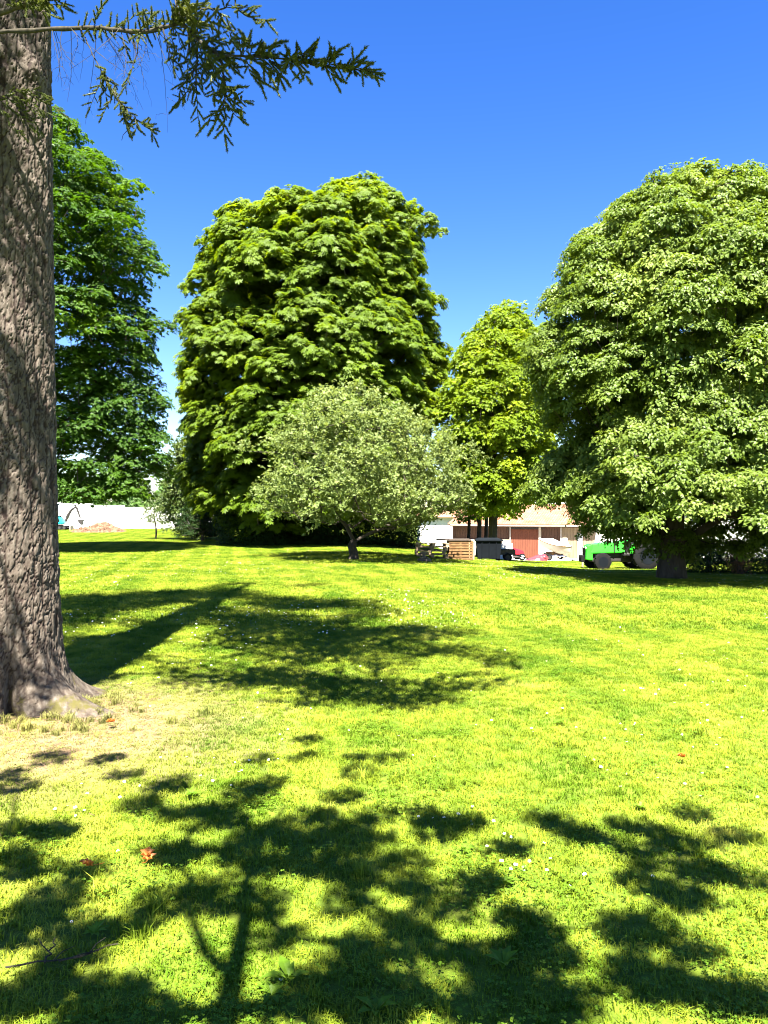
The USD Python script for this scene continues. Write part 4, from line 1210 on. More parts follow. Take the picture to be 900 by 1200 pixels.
M_brush = mat_noise("cut_brush", [(0.3, (0.085, 0.043, 0.023)), (0.7, (0.178, 0.105, 0.062))], 3.0, 0.9)
M_yellow = mat_noise("cream_plastic", flat2((0.275, 0.225, 0.110), 0.1), 3.0, 0.5)
M_chrome = mat_noise("bright_metal", flat2((0.6, 0.6, 0.6), 0.05), 3.0, 0.25, metallic=0.9)


def gpt(px, py, Y):
    x = (px - 450) / 900 * Y
    return x, Y, float(gz(x, Y))


def garden_wall():
    Y = 74.0
    x0, x1 = -46.0, -16.0
    t = thing("garden_wall", "long sunlit white rendered wall at far left behind the digger", "wall", (x0, Y, 0))
    L = x1 - x0
    n = 10
    for k in range(n):
        a, b = L * k / n, L * (k + 1) / n
        h0, h1 = np.interp([a, b], [0, 14, 22, L], [2.5, 2.4, 2.05, 1.0])
        h = (h0 + h1) / 2
        part(t, "wall_bay", box((a + b) / 2, 0, h / 2 - 0.2, b - a - 0.03, 0.3, h + 0.4), M_white)
        part(t, "coping", hull([[a + 0.005, -0.19, h], [b - 0.005, -0.19, h], [a + 0.005, 0.19, h], [b - 0.005, 0.19, h], [a + 0.005, 0, h + 0.1], [b - 0.005, 0, h + 0.1]]), M_white)


garden_wall()


def digger():
    x, y, z = gpt(69, 0, 68)[0], 68.0, 0.0
    t = thing("mini_digger", "teal mini digger with raised dark boom beside the brown brush heap", "digger", (x, y, z), 8)
    UsdGeom.Xformable(t).AddScaleOp().Set(Gf.Vec3f(0.8, 0.8, 0.8))
    for s in (-1, 1):
        tr = to_tm(m3.Manifold.batch_hull([m3.Manifold.cylinder(0.32, 0.24, circular_segments=18).rotate((90, 0, 0)).translate((dx, s * 0.62 + 0.16, 0.27)) for dx in (-0.75, 0.75)]))
        part(t, "track", tr, M_black)
        for dx in (-0.75, -0.25, 0.25, 0.75):
            part(t, "roller", cyl((dx, s * 0.62 - 0.18 * s, 0.27), (dx, s * 0.62 + 0.2 * s, 0.27), 0.15, 12), M_steel)
    part(t, "blade", rbox(1.35, 0, 0.25, 0.10, 1.5, 0.42, 0.02), M_pinkwall)
    part(t, "blade_arm", [box(1.0, -0.3, 0.3, 0.6, 0.08, 0.1), box(1.0, 0.3, 0.3, 0.6, 0.08, 0.1)], M_steel)
    part(t, "turntable", cyl((0, 0, 0.45), (0, 0, 0.65), 0.5, 20), M_steel)
    part(t, "body", to_tm(m3.Manifold.batch_hull([m3.Manifold.sphere(0.12, 12).translate(p) for p in ((-0.85, -0.55, 0.8), (-0.85, 0.55, 0.8), (0.6, -0.55, 0.8), (0.6, 0.55, 0.8), (-0.9, -0.45, 1.35), (-0.9, 0.45, 1.35), (0.1, -0.55, 1.35), (0.1, 0.55, 1.35))])), M_teal)
    part(t, "seat", [rbox(-0.05, 0.1, 1.52, 0.5, 0.5, 0.15, 0.05), rbox(-0.28, 0.1, 1.85, 0.14, 0.5, 0.6, 0.05)], M_black)
    part(t, "cab_roof", rbox(-0.05, 0.1, 2.62, 1.35, 1.0, 0.1, 0.04), M_cover)
    for dx in (-0.65, 0.55):
        for dy in (-0.35, 0.55):
            part(t, "cab_post", cyl((dx, dy, 1.35), (dx, dy, 2.6), 0.035, 8), M_black)
    P = np.array([[0.75, -0.1, 0.95], [0.95, -0.1, 1.6], [1.35, -0.1, 2.25], [1.85, -0.1, 2.6]])
    part(t, "boom", tube(P, [0.14, 0.16, 0.14, 0.1], 8, True), M_steel, 40)
    part(t, "arm", tube(np.array([[1.7, -0.1, 2.72], [1.9, -0.1, 2.5], [2.3, -0.1, 1.3]]), [0.09, 0.13, 0.08], 8, True), M_steel, 40)
    part(t, "ram", cyl((0.95, -0.1, 1.2), (1.6, -0.1, 2.25), 0.05, 8), M_chrome)
    part(t, "bucket", hull([[2.1, -0.4, 1.2], [2.1, 0.2, 1.2], [2.65, -0.4, 1.15], [2.65, 0.2, 1.15], [2.15, -0.4, 0.75], [2.15, 0.2, 0.75], [2.5, -0.4, 0.6], [2.5, 0.2, 0.6]]), M_steel)
    part(t, "bucket_teeth", [hull([[2.45, y0, 0.62], [2.45, y0 + 0.06, 0.62], [2.52, y0, 0.62], [2.52, y0 + 0.06, 0.62], [2.42, y0 + 0.03, 0.45]]) for y0 in (-0.38, -0.22, -0.06, 0.1)], M_steel)


digger()


def brush_heap():
    rng = np.random.default_rng(61)
    x0, x1, Y = (84 - 450) / 900 * 60, (146 - 450) / 900 * 60, 60.0
    cx = (x0 + x1) / 2
    t = thing("brush_heap", "long low heap of cut brown brushwood in front of the white wall", "brush heap", (cx, Y, 0))
    u, v = np.meshgrid(np.linspace(-1, 1, 60), np.linspace(-1, 1, 40))
    h = np.clip(1 - u ** 2 - v ** 2, 0, 1) ** 0.6 * (0.6 + 0.5 * np.exp(-((u - 0.25) / 0.4) ** 2)) * 0.72
    h *= 0.75 + 0.5 * meshkit.fbm(np.stack([u * 5, v * 4, 0 * u], -1) + 9, 4)
    V = np.stack([u * (x1 - x0) / 2, v * 1.4, h - 0.05], -1).reshape(-1, 3)
    i, j = np.meshgrid(np.arange(39), np.arange(59), indexing="ij")
    a = i * 60 + j
    part(t, "mound", (V, np.stack([a, a + 1, a + 61, a + 60], -1).reshape(-1, 4)), M_brush, 60)
    sticks = []
    for _ in range(900):
        k = rng.integers(len(V)); p = V[k]
        if p[2] < 0.02: continue
        d = rng.normal(0, 1, 3) * [1, 1, 0.45]; d /= np.linalg.norm(d)
        L = rng.uniform(0.2, 0.7)
        sticks.append(tube(np.array([p - d * L / 2, p + d * L / 2 + [0, 0, 0.08]]), np.array([0.018, 0.008]), 3))
    part(t, "sticks", join(sticks), M_brush, kind="stuff")


brush_heap()


# ------------------------------------------------------------------ barn, house, yard
def yard():
    xs, ys = np.linspace(4.5, 24, 40), np.linspace(47, 60, 30)
    X, Y = np.meshgrid(xs, ys)
    edge = 45.5 + 0.6 * np.sin(X * 0.7) + 1.4 * smooth01((7 - X) / 3)
    Y = edge + (Y - 47) / 13 * (62 - edge)
    i, j = np.meshgrid(np.arange(29), np.arange(39), indexing="ij")
    a = i * 40 + j
    V = np.stack([X, Y, gz(X, Y) + 0.03], -1).reshape(-1, 3)
    tag(usdkit.mesh(stage, "/World/gravel_yard", (V, np.stack([a, a + 1, a + 41, a + 40], -1).reshape(-1, 4)), M_gravel, True), kind="structure")


yard()


def barn():
    # long low front; u runs along it from its left end, facing the lawn
    A = np.array([(530 - 450) / 900 * 59.0, 59.0]); B = np.array([(698 - 450) / 900 * 55.0, 55.0])
    L = float(np.linalg.norm(B - A))
    rz = math.degrees(math.atan2(B[1] - A[1], B[0] - A[0]))
    d = (B - A) / L

    def u(px):
        # where the sight line of a column of the photograph meets the front
        s = (px - 450) / 900
        return float((s * A[1] - A[0]) / (d[0] - s * d[1]))
    z0 = float(gz(*((A + B) / 2))) - 0.05
    t = thing("barn", "low barn with clay tiled roof and red brown sliding door across the yard", "barn", (A[0], A[1], z0), rz)
    H, D = 2.45, 5.0
    part(t, "wall", [box((u(530) + u(599)) / 2, 0.12, 0.72, u(599) - u(530), 0.24, 1.44), ], M_pinkwall, label="cream lower wall left of the door")
    part(t, "wall", [box((u(633.5) + u(653)) / 2, 0.12, 0.72, u(653) - u(633.5), 0.24, 1.44)], M_pinkwall, label="cream lower wall right of the door")
    part(t, "wall", [box(L / 2, D, H / 2 + 0.2, L - 0.1, 0.2, H + 0.4), box(0.1, D / 2, H / 2, 0.2, D - 0.3, H), box(L - 0.1, D / 2, H / 2, 0.2, D - 0.3, H)], M_cream, label="rear and side walls")
    def boards(a, b, zb, zt, mat, dy=0.10, w=0.2, label=None):
        n = max(1, int(round((b - a) / w)))
        for k in range(n):
            x0, x1 = a + (b - a) * k / n, a + (b - a) * (k + 1) / n
            part(t, "board", box((x0 + x1) / 2, dy + 0.012 * (k % 2), (zb + zt) / 2, x1 - x0 - 0.012, 0.05, zt - zb), mat)
    boards(u(530), u(599), 1.445, H, M_brownwood)
    boards(u(633.5), u(653), 1.445, H, M_brownwood)
    boards(u(653.2), u(658), 0.05, H, M_brownwood)
    boards(u(658), u(676), 0.05, H - 0.02, M_tanwood, 0.02)
    boards(u(683.5), u(697), 0.05, H - 0.02, M_tanwood, 0.02)
    part(t, "lintel", box((u(676) + u(683.5)) / 2, 0.03, 2.2, u(683.5) - u(676), 0.08, 0.42), M_tanwood)
    dd = part(t, "door", box((u(676.3) + u(683.2)) / 2, 0.06, 1.0, u(683.2) - u(676.3) - 0.02, 0.05, 1.94), M_greydoor, label="narrow grey side door")
    part(dd, "handle", box(u(682) , 0.02, 1.0, 0.03, 0.05, 0.14), M_steel)
    sd = part(t, "door", box((u(599) + u(632)) / 2, 0.03, 1.12, u(632) - u(599), 0.03, 2.2), M_redwood, label="wide red brown sliding door")
    n = 12
    for k in range(n):
        a, b = u(599) + (u(632) - u(599)) * k / n, u(599) + (u(632) - u(599)) * (k + 1) / n
        part(sd, "plank", box((a + b) / 2, 0.004, 1.12, b - a - 0.012, 0.03, 2.19), M_redwood)
    part(sd, "rail", box((u(599) + u(634)) / 2, -0.02, 2.29, u(640) - u(596), 0.05, 0.08), M_steel)
    part(t, "post", box(u(632.8), -0.02, H / 2, 0.16, 0.16, H), M_cream)
    part(t, "fascia", box(L / 2, -0.42, H + 0.02, L + 0.2, 0.03, 0.2), M_brownwood)
    part(t, "soffit", box(L / 2, -0.14, H + 0.045, L + 0.1, 0.5, 0.03), M_tanwood)
    g = np.array([[0, -0.5, H + 0.06], [L / 2, -0.5, H + 0.05], [L, -0.5, H + 0.04]])
    part(t, "gutter", tube(g, 0.07, 8, True), M_zinc, 40)
    for px in (598, 657.5):
        part(t, "downpipe", cyl((u(px), -0.06, 0.05), (u(px), -0.06, H), 0.04, 8), M_zinc)
    # half round clay tiles, columns running up the slope, courses stepped
    rows, rise = 16, 1.45
    cols = int((L + 0.5) / 0.19)
    rf = part(t, "roof", hull([[-0.15, -0.55, H + 0.08], [L + 0.15, -0.55, H + 0.08], [-0.15, D + 0.2, H + rise + 0.08], [L + 0.15, D + 0.2, H + rise + 0.08], [-0.15, -0.55, H + 0.12], [L + 0.15, -0.55, H + 0.12], [-0.15, D + 0.2, H + rise + 0.12], [L + 0.15, D + 0.2, H + rise + 0.12]]), M_tile)
    rng = np.random.default_rng(3)
    tiles = []
    slope = rise / (D + 0.75)
    for c in range(cols):
        x = -0.12 + c * 0.19
        for r in range(rows):
            y0 = -0.58 + r * (D + 0.75) / rows; y1 = y0 + (D + 0.75) / rows + 0.05
            a = np.linspace(0, np.pi, 5)
            jx = rng.normal(0, 0.008)
            ra, rb = 0.10, 0.085
            za = H + 0.12 + (y0 + 0.55) * slope + 0.035; zb = H + 0.12 + (y1 + 0.55) * slope + 0.01
            V = np.concatenate([np.stack([x + jx + ra * np.cos(a), np.full(5, y0), za + 0.8 * ra * np.sin(a) - 0.03], -1), np.stack([x + jx + rb * np.cos(a), np.full(5, y1), zb + 0.8 * rb * np.sin(a) - 0.02], -1)])
            F = [[k, k + 5, k + 1] for k in range(4)] + [[k + 1, k + 5, k + 6] for k in range(4)] + [[0, 1, 2], [0, 2, 3], [0, 3, 4]]
            tiles.append((V, np.array(F)))
    part(rf, "tiles", join(tiles), M_tile, kind="stuff")
    part(rf, "ridge", tube(np.array([[-0.2, D + 0.2, H + rise + 0.1], [L + 0.2, D + 0.2, H + rise + 0.1]]), 0.14, 8, True), M_tile, 60)
    return A, d, u, z0


BARN_A, BARN_D, BARN_U, BARN_Z = barn()


def house(name, label, px0, px1, Y, top_py, roof_rise, mat, depth=7.0, wins=()):
    x0, x1 = (px0 - 450) / 900 * Y, (px1 - 450) / 900 * Y
    cx = (x0 + x1) / 2
    z0 = float(gz(cx, Y)) - 0.3
    H = EYE - (top_py - 600) / 900 * Y - z0
    w = x1 - x0
    t = thing(name, label, "house", (cx, Y, z0), 0)
    part(t, "wall", box(0, depth / 2, H / 2, w, depth, H), mat)
    part(t, "roof", hull([[-w / 2 - 0.3, -0.4, H], [w / 2 + 0.3, -0.4, H], [-w / 2 - 0.3, depth + 0.4, H], [w / 2 + 0.3, depth + 0.4, H], [-w / 2 - 0.3, depth / 2, H + roof_rise], [w / 2 + 0.3, depth / 2, H + roof_rise]]), M_tile)
    for a, b, zz, hh in wins:
        wd = part(t, "window", box(a, -0.01, zz, b, 0.06, hh), M_greydoor)
        part(wd, "pane", box(a, -0.045, zz, b - 0.14, 0.02, hh - 0.14), M_bin)
        part(wd, "sill", box(a, -0.06, zz - hh / 2 - 0.05, b + 0.15, 0.16, 0.07), M_stone)


house("white_house", "white rendered house rising behind the barn's tiled roof", 560, 668, 78.0, 572, 1.2, M_white, 6.5, ((-3.2, 0.9, 4.2, 1.2), (2.4, 0.9, 4.2, 1.2)))
house("white_shed", "white walled outbuilding right of the barn behind the tractor", 698.5, 778, 57.0, 604, 0.7, M_white, 5.0)
house("white_outbuilding", "white building glimpsed low through the lime leaves at far right", 815, 930, 62.0, 600, 0.8, M_white, 6.0)
house("grey_white_outbuilding", "whitish building glimpsed behind the pallets and the lone tree", 492, 552, 66.0, 606, 0.8, M_white, 5.0)


# ------------------------------------------------------------------ things by the yard
def pallet_mesh_parts(t, slat_mat):
    L, Wd = 1.2, 0.8
    for k, y in enumerate(np.linspace(-Wd / 2 + 0.07, Wd / 2 - 0.07, 5)):
        part(t, "top_slat", box(0, y, 0.133, L, 0.12, 0.022), slat_mat)
    for x in (-L / 2 + 0.07, 0, L / 2 - 0.07):
        part(t, "cross_slat", box(x, 0, 0.110, 0.13, Wd, 0.022), slat_mat)
        for y in (-Wd / 2 + 0.06, 0, Wd / 2 - 0.06):
            part(t, "block", box(x, y, 0.061, 0.125, 0.10, 0.075), slat_mat)
    for y in (-Wd / 2 + 0.06, 0, Wd / 2 - 0.06):
        part(t, "bottom_slat", box(0, y, 0.011, L, 0.11, 0.022), slat_mat)


def pallets():
    x, y, z = gpt(505, 0, 29.6)
    cls = UsdGeom.Xform.Define(stage, "/World/Looks/pallet_kind")
    cls.GetPrim().SetSpecifier(Sdf.SpecifierClass)
    pallet_mesh_parts(cls, M_pallet)
    labs = ("bottom wooden pallet of the stack on the lawn edge", "second wooden pallet from the bottom of the stack", "second wooden pallet from the top of the stack", "topmost wooden pallet of the stack")
    for k in range(4):
        copies("/World/Looks/pallet_kind", "pallet", (x + (0.03, -0.03, 0.02, 0.05)[k], y, z - 0.01 + k * 0.147), (2, -3, 1, 5)[k], labs[k], "wooden pallets in a stack", "pallet")


pallets()


def compost_box():
    x, y, z = gpt(538.5, 0, 29.8)
    t = thing("compost_box", "brown slatted wooden box right of the pallet stack", "wooden box", (x, y, z), 1)
    w, h, d = 0.9, 0.76, 0.8
    for sx in (-1, 1):
        for sy in (-1, 1):
            part(t, "post", box(sx * (w / 2 - 0.035), sy * (d / 2 - 0.035), h / 2, 0.07, 0.07, h), M_pallet)
    for k in range(7):
        zz = 0.07 + k * 0.108
        part(t, "slat", box(0, -d / 2 - 0.012, zz, w, 0.022, 0.075), M_slat)
        part(t, "slat", box(0, d / 2 + 0.012, zz, w, 0.022, 0.075), M_slat)
        part(t, "slat", box(-w / 2 - 0.012, 0, zz, 0.022, d, 0.075), M_slat)
        part(t, "slat", box(w / 2 + 0.012, 0, zz, 0.022, d, 0.075), M_slat)
    part(t, "centre_batten", box(0, -d / 2 + 0.0, h / 2, 0.08, 0.02, h), M_slat)
    part(t, "heap", hull([[-0.38, -0.35, 0.02], [0.38, -0.35, 0.02], [0.38, 0.35, 0.02], [-0.38, 0.35, 0.02], [-0.3, -0.2, 0.4], [0.25, -0.1, 0.35], [0.0, 0.2, 0.5]]), M_brush)
    t2 = thing("dark_board", "dark plank lying across the slatted box and the pallet stack", "plank", (x - 0.25, y - 0.02, z + 0.79), 1)
    part(t2, "plank", box(0, 0, 0.0, 1.3, 0.85, 0.035), M_darkwood)
    part(t2, "plank_edge", box(0, -0.432, 0.0, 1.3, 0.012, 0.055), M_darkwood)
    xp, yp, zp = gpt(554.5, 0, 30.4)
    p = thing("fence_post", "pale weathered post between the slatted box and the dark bin", "post", (xp, yp, zp))
    part(p, "shaft", tube(np.array([[0, 0, -0.1], [0.01, 0, 0.4], [0, 0, 0.72]]), [0.055, 0.05, 0.048], 8, True), M_pallet, 50)
    part(p, "cap", cyl((0, 0, 0.722), (0, 0, 0.75), 0.056, 8), M_pallet)


compost_box()


def big_bin():
    x, y, z = gpt(572.5, 0, 32.4)
    t = thing("waste_bin", "large dark blue grey bin with a flared rim at the young tree's foot", "bin", (x, y, z), -4)
    w, d, h = 1.06, 0.8, 0.86
    part(t, "tub", hull([[sx * w / 2 * k, sy * d / 2 * k, zz] for sx in (-1, 1) for sy in (-1, 1) for k, zz in ((0.86, 0.1), (1.0, h))]), M_bin)
    part(t, "rim", rbox(0, 0, h, w + 0.12, d + 0.12, 0.07, 0.03), M_bin)
    part(t, "lid", hull([[sx * (w / 2 + 0.02), sy * (d / 2 + 0.02), h + 0.037] for sx in (-1, 1) for sy in (-1, 1)] + [[sx * w * 0.38, sy * d * 0.3, h + 0.10] for sx in (-1, 1) for sy in (-1, 1)]), M_bin)
    for k in (-0.3, 0, 0.3):
        part(t, "rib", hull([[k - 0.02, -d / 2 * 0.87, 0.12], [k + 0.02, -d / 2 * 0.87, 0.12], [k - 0.02, -d / 2 - 0.005, h - 0.05], [k + 0.02, -d / 2 - 0.005, h - 0.05], [k - 0.02, -d / 2 * 0.87 - 0.03, 0.12], [k + 0.02, -d / 2 - 0.03, h - 0.05]]), M_bin)
    for sx in (-1, 1):
        for sy in (-1, 1):
            part(t, "wheel", cyl((sx * 0.38, sy * 0.27 - 0.03, 0.07), (sx * 0.38, sy * 0.27 + 0.03, 0.07), 0.075, 14), M_black)


big_bin()


def wheel(t, c, r, w, mat_tyre, mat_rim, axis=(0, 1, 0), lugs=0, name="wheel"):
    c, a = np.array(c, float), np.array(axis, float)
    q = [-0.5, -0.42, -0.25, 0, 0.25, 0.42, 0.5]
    rr = [0.62, 0.93, 0.99, 1.0, 0.99, 0.93, 0.62]
    ty = tube(np.array([c + a * w * k for k in q]), np.array(rr) * r, 28, True)
    wh = part(t, name, ty, mat_tyre, 50)
    part(wh, "rim", tube(np.array([c - a * (w * 0.52), c - a * (w * 0.40), c + a * (w * 0.40), c + a * w * 0.52]), np.array([0.58, 0.45, 0.45, 0.58]) * r, 20, True), mat_rim, 40)
    if lugs:
        ms = []
        p = np.cross(a, [0, 0, 1.0]); q2 = np.array([0, 0, 1.0])
        for k in range(lugs):
            th = 2 * math.pi * k / lugs
            o = c + (p * math.cos(th) + q2 * math.sin(th)) * r
            tg = (-p * math.sin(th) + q2 * math.cos(th))
            s = 1 if k % 2 else -1
            ms.append(cyl(o + a * w * 0.02 * s, o + a * w * 0.46 * s + tg * r * 0.16, r * 0.045, 4))
        part(wh, "lugs", join(ms), mat_tyre)
    return wh


def cart():
    x, y, z = gpt(594, 0, 36.5)
    t = thing("hand_cart", "low dark wooden cart beside the big bin", "cart", (x, y, z), -6)
    part(t, "bed", box(0, 0, 0.34, 0.75, 0.8, 0.04), M_darkwood)
    for k, (a, b, c, dd) in enumerate(((0, -0.39, 0.75, 0.03), (0, 0.39, 0.75, 0.03))):
        part(t, "side_board", box(a, b, 0.46, c, dd, 0.2), M_darkwood)
    part(t, "end_board", box(-0.36, 0, 0.46, 0.03, 0.74, 0.2), M_darkwood)
    part(t, "end_board", box(0.36, 0, 0.46, 0.03, 0.74, 0.2), M_darkwood)
    for s in (-1, 1):
        wheel(t, (0.02, s * 0.47, 0.2), 0.2, 0.08, M_black, M_steel)
    part(t, "axle", cyl((0.02, -0.45, 0.2), (0.02, 0.45, 0.2), 0.02, 8), M_steel)
    part(t, "shaft", [cyl((0.36, -0.2, 0.32), (1.0, -0.1, 0.12), 0.02, 6), cyl((0.36, 0.2, 0.32), (1.0, 0.1, 0.12), 0.02, 6)], M_darkwood)
    x, y, z = gpt(593.5, 0, 43.0)
    s = thing("leaning_sheet", "pale sheet leaning upright behind the dark cart", "panel", (x, y, z), 0)
    part(s, "sheet", hull([[-0.36, -0.1, 0.02], [0.36, -0.1, 0.02], [-0.36, 0.16, 0.95], [0.36, 0.16, 0.95], [-0.36, -0.06, 0.02], [0.36, -0.06, 0.02], [-0.36, 0.2, 0.95], [0.36, 0.2, 0.95]]), M_cover)
    part(s, "batten", cyl((0.3, 0.3, 0.02), (0.3, 0.19, 0.8), 0.025, 6), M_darkwood)


cart()


def mower():
    x, y, z = gpt(601.5, 0, 44.0)
    t = thing("ride_on_mower", "red ride on mower with pale wheels at the left of the sliding door", "mower", (x, y, z + 0.03), 12)
    part(t, "bonnet", to_tm(m3.Manifold.batch_hull([m3.Manifold.sphere(0.05, 10).translate(p) for p in ((-0.1, -0.24, 0.36), (-0.1, 0.24, 0.36), (-0.1, -0.2, 0.68), (-0.1, 0.2, 0.68), (0.55, -0.2, 0.34), (0.55, 0.2, 0.34), (0.5, -0.16, 0.5), (0.5, 0.16, 0.5))])), M_red)
    part(t, "rear_body", rbox(-0.62, 0, 0.48, 0.6, 0.66, 0.28, 0.06), M_red)
    part(t, "deck", rbox(-0.15, 0, 0.2, 0.8, 1.0, 0.12, 0.04), M_steel)
    part(t, "footplate", box(-0.25, 0, 0.31, 0.35, 0.6, 0.03), M_black)
    part(t, "seat", [rbox(-0.55, 0, 0.68, 0.36, 0.4, 0.09, 0.04), rbox(-0.75, 0, 0.86, 0.09, 0.38, 0.34, 0.04)], M_black)
    part(t, "steering_column", cyl((-0.16, 0, 0.66), (-0.28, 0, 0.86), 0.022, 8), M_black)
    a = np.linspace(0, 2 * np.pi, 17)
    part(t, "steering_wheel", tube(np.stack([-0.28 + 0.12 * np.cos(a) * 0.9, 0.15 * np.sin(a), 0.87 + 0.06 * np.cos(a)], -1), 0.014, 6), M_black)
    for s in (-1, 1):
        wheel(t, (0.38, s * 0.38, 0.2), 0.2, 0.14, M_black, M_cover)
        wheel(t, (-0.62, s * 0.42, 0.25), 0.25, 0.2, M_black, M_cover)


mower()


def red_tarp():
    x, y, z = gpt(628, 0, 46.0)
    t = thing("red_tarp", "red tarpaulin slumped on the ground in front of the barn door", "tarpaulin", (x, y, z + 0.03), -6)
    u, v = np.meshgrid(np.linspace(-1, 1, 44), np.linspace(-1, 1, 26))
    r = np.sqrt(u ** 2 + v ** 2)
    h = np.clip(1 - np.abs(u) ** 2.4 - np.abs(v) ** 2, 0, 1) ** 0.7 * (0.18 + 0.24 * smooth01((u + 0.6) / 1.3)) 
    h += 0.07 * (meshkit.fbm(np.stack([u * 3.5 + 1, v * 3.5, 0 * u], -1), 4, 2) - 0.4) * (h > 0.01) + 0.02 * np.sin(v * 14 + u * 3) * (h > 0.02)
    V = np.stack([u * 0.62 + 0.03 * np.sin(v * 9), v * 0.55, h + 0.005], -1).reshape(-1, 3)
    i, j = np.meshgrid(np.arange(25), np.arange(43), indexing="ij")
    a = i * 44 + j
    part(t, "sheet", (V, np.stack([a, a + 1, a + 45, a + 44], -1).reshape(-1, 4)), M_redtarp, 60)
    part(t, "rolled_end", to_tm(m3.Manifold.batch_hull([m3.Manifold.sphere(0.15, 14).translate((0.46, -0.2, 0.2)), m3.Manifold.sphere(0.17, 14).translate((0.50, 0.25, 0.22)), m3.Manifold.sphere(0.12, 14).translate((0.62, 0.05, 0.13))])), M_redtarp, 60)
    x, y, z = gpt(643.5, 0, 46.4)
    b = thing("trailer_wheel", "small dark loose wheel between the red tarpaulin and the boat", "wheel", (x, y, z + 0.03), 10)
    wheel(b, (0, 0, 0.19), 0.19, 0.12, M_black, M_steel, name="tyre")


red_tarp()


def boat():
    x, y, z = gpt(653, 0, 47.5)
    t = thing("dinghy", "cream dinghy under a white cover tilted on its trailer", "boat", (x, y, z + 0.03), -66)
    UsdGeom.Xformable(t).AddScaleOp().Set(Gf.Vec3f(0.88, 0.88, 0.88))
    # stations along the hull: s from stern (-1) to bow (1)
    n, m = 25, 15
    V = []
    for i in range(n):
        s = -1 + 2 * i / (n - 1)
        half = 0.64 * (1 - max(0, (s + 0.15) / 1.17) ** 2.2) * (0.9 + 0.1 * min(1, s + 1.9))
        half = max(half, 0.02)
        sheer = 0.62 + 0.10 * s * s + 0.06 * s
        keel = 0.02 + 0.34 * max(0, (s - 0.2) / 0.8) ** 2
        for j in range(m):
            a = -1 + 2 * j / (m - 1)
            V.append([s * 1.45, half * np.sign(a) * abs(a) ** 0.75, keel + (sheer - keel) * abs(a) ** 2.1])
    V = np.array(V)
    ang = math.radians(11)
    R = np.array([[math.cos(ang), 0, math.sin(ang)], [0, 1, 0], [-math.sin(ang), 0, math.cos(ang)]])
    lift = np.array([0, 0, 0.52])
    i, j = np.meshgrid(np.arange(n - 1), np.arange(m - 1), indexing="ij")
    a = i * m + j
    F = np.stack([a, a + m, a + m + 1, a + 1], -1).reshape(-1, 4)
    F3 = np.vstack([F[:, [0, 1, 2]], F[:, [0, 2, 3]]])
    stern = np.array([[0, k, k + 1] for k in range(1, m - 1)])
    part(t, "hull", (V @ R.T + lift, np.vstack([F3, stern])), M_hull, 50)
    C = []
    for i in range(n):
        s = -1 + 2 * i / (n - 1)
        row = V[i * m:(i + 1) * m]
        half, sheer = row[-1, 1], row[-1, 2]
        for j in range(9):
            b = -1 + 2 * j / 8
            C.append([s * 1.46, b * (half + 0.025), sheer + 0.012 + (0.16 * (1 - b * b) + 0.03 * math.cos(i * 1.3 + j)) * max(0, 1 - s * s * 0.7)])
    C = np.array(C)
    i, j = np.meshgrid(np.arange(n - 1), np.arange(8), indexing="ij")
    a = i * 9 + j
    part(t, "cover", (C @ R.T + lift, np.stack([a, a + 9, a + 10, a + 1], -1).reshape(-1, 4)), M_cover, 60)
    for sgn in (0, -1):
        e = np.array([V[k * m + (m - 1 if sgn == 0 else 0)] for k in range(n)]) + [0, 0, 0.0]
        part(t, "rubbing_strake", tube(e @ R.T + lift, 0.03, 6), M_slat, 50)
    tr = thing("boat_trailer", "low trailer frame carrying the tilted cream dinghy", "trailer", (x, y, z + 0.03), -66)
    UsdGeom.Xformable(tr).AddScaleOp().Set(Gf.Vec3f(0.88, 0.88, 0.88))
    part(tr, "frame", [cyl((-1.1, -0.5, 0.36), (1.0, -0.1, 0.3), 0.035, 8), cyl((-1.1, 0.5, 0.36), (1.0, 0.1, 0.3), 0.035, 8), cyl((-0.8, -0.6, 0.34), (-0.8, 0.6, 0.34), 0.035, 8), cyl((0.9, 0, 0.3), (2.0, 0, 0.1), 0.035, 8)], M_chrome)
    for s in (-1, 1):
        part(tr, "bunk", box(-0.45, s * 0.28, 0.47, 0.9, 0.08, 0.2), M_slat)
        wheel(tr, (-0.5, s * 0.68, 0.25), 0.25, 0.14, M_black, M_chrome)
    part(tr, "jockey_wheel", cyl((1.7, -0.03, 0.08), (1.7, 0.03, 0.08), 0.08, 12), M_black)
    x, y, z = gpt(662, 0, 50.5)
    s = thing("white_sail", "white pointed folded sail standing behind the dinghy", "sail", (x, y, z + 0.03), 0)
    part(s, "cloth", hull([[-0.42, -0.05, 0.5], [0.36, -0.05, 0.5], [-0.42, 0.06, 0.5], [0.36, 0.06, 0.5], [-0.16, -0.02, 1.42], [0.14, -0.02, 1.42], [-0.16, 0.02, 1.42], [0.14, 0.02, 1.42]]), M_cover)
    part(s, "stand", [cyl((-0.3, 0, 0), (-0.25, 0, 0.52), 0.03, 8), cyl((0.3, 0, 0), (0.25, 0, 0.52), 0.03, 8), cyl((-0.02, 0.03, 0.5), (0, 0.03, 1.5), 0.025, 8)], M_slat)


boat()


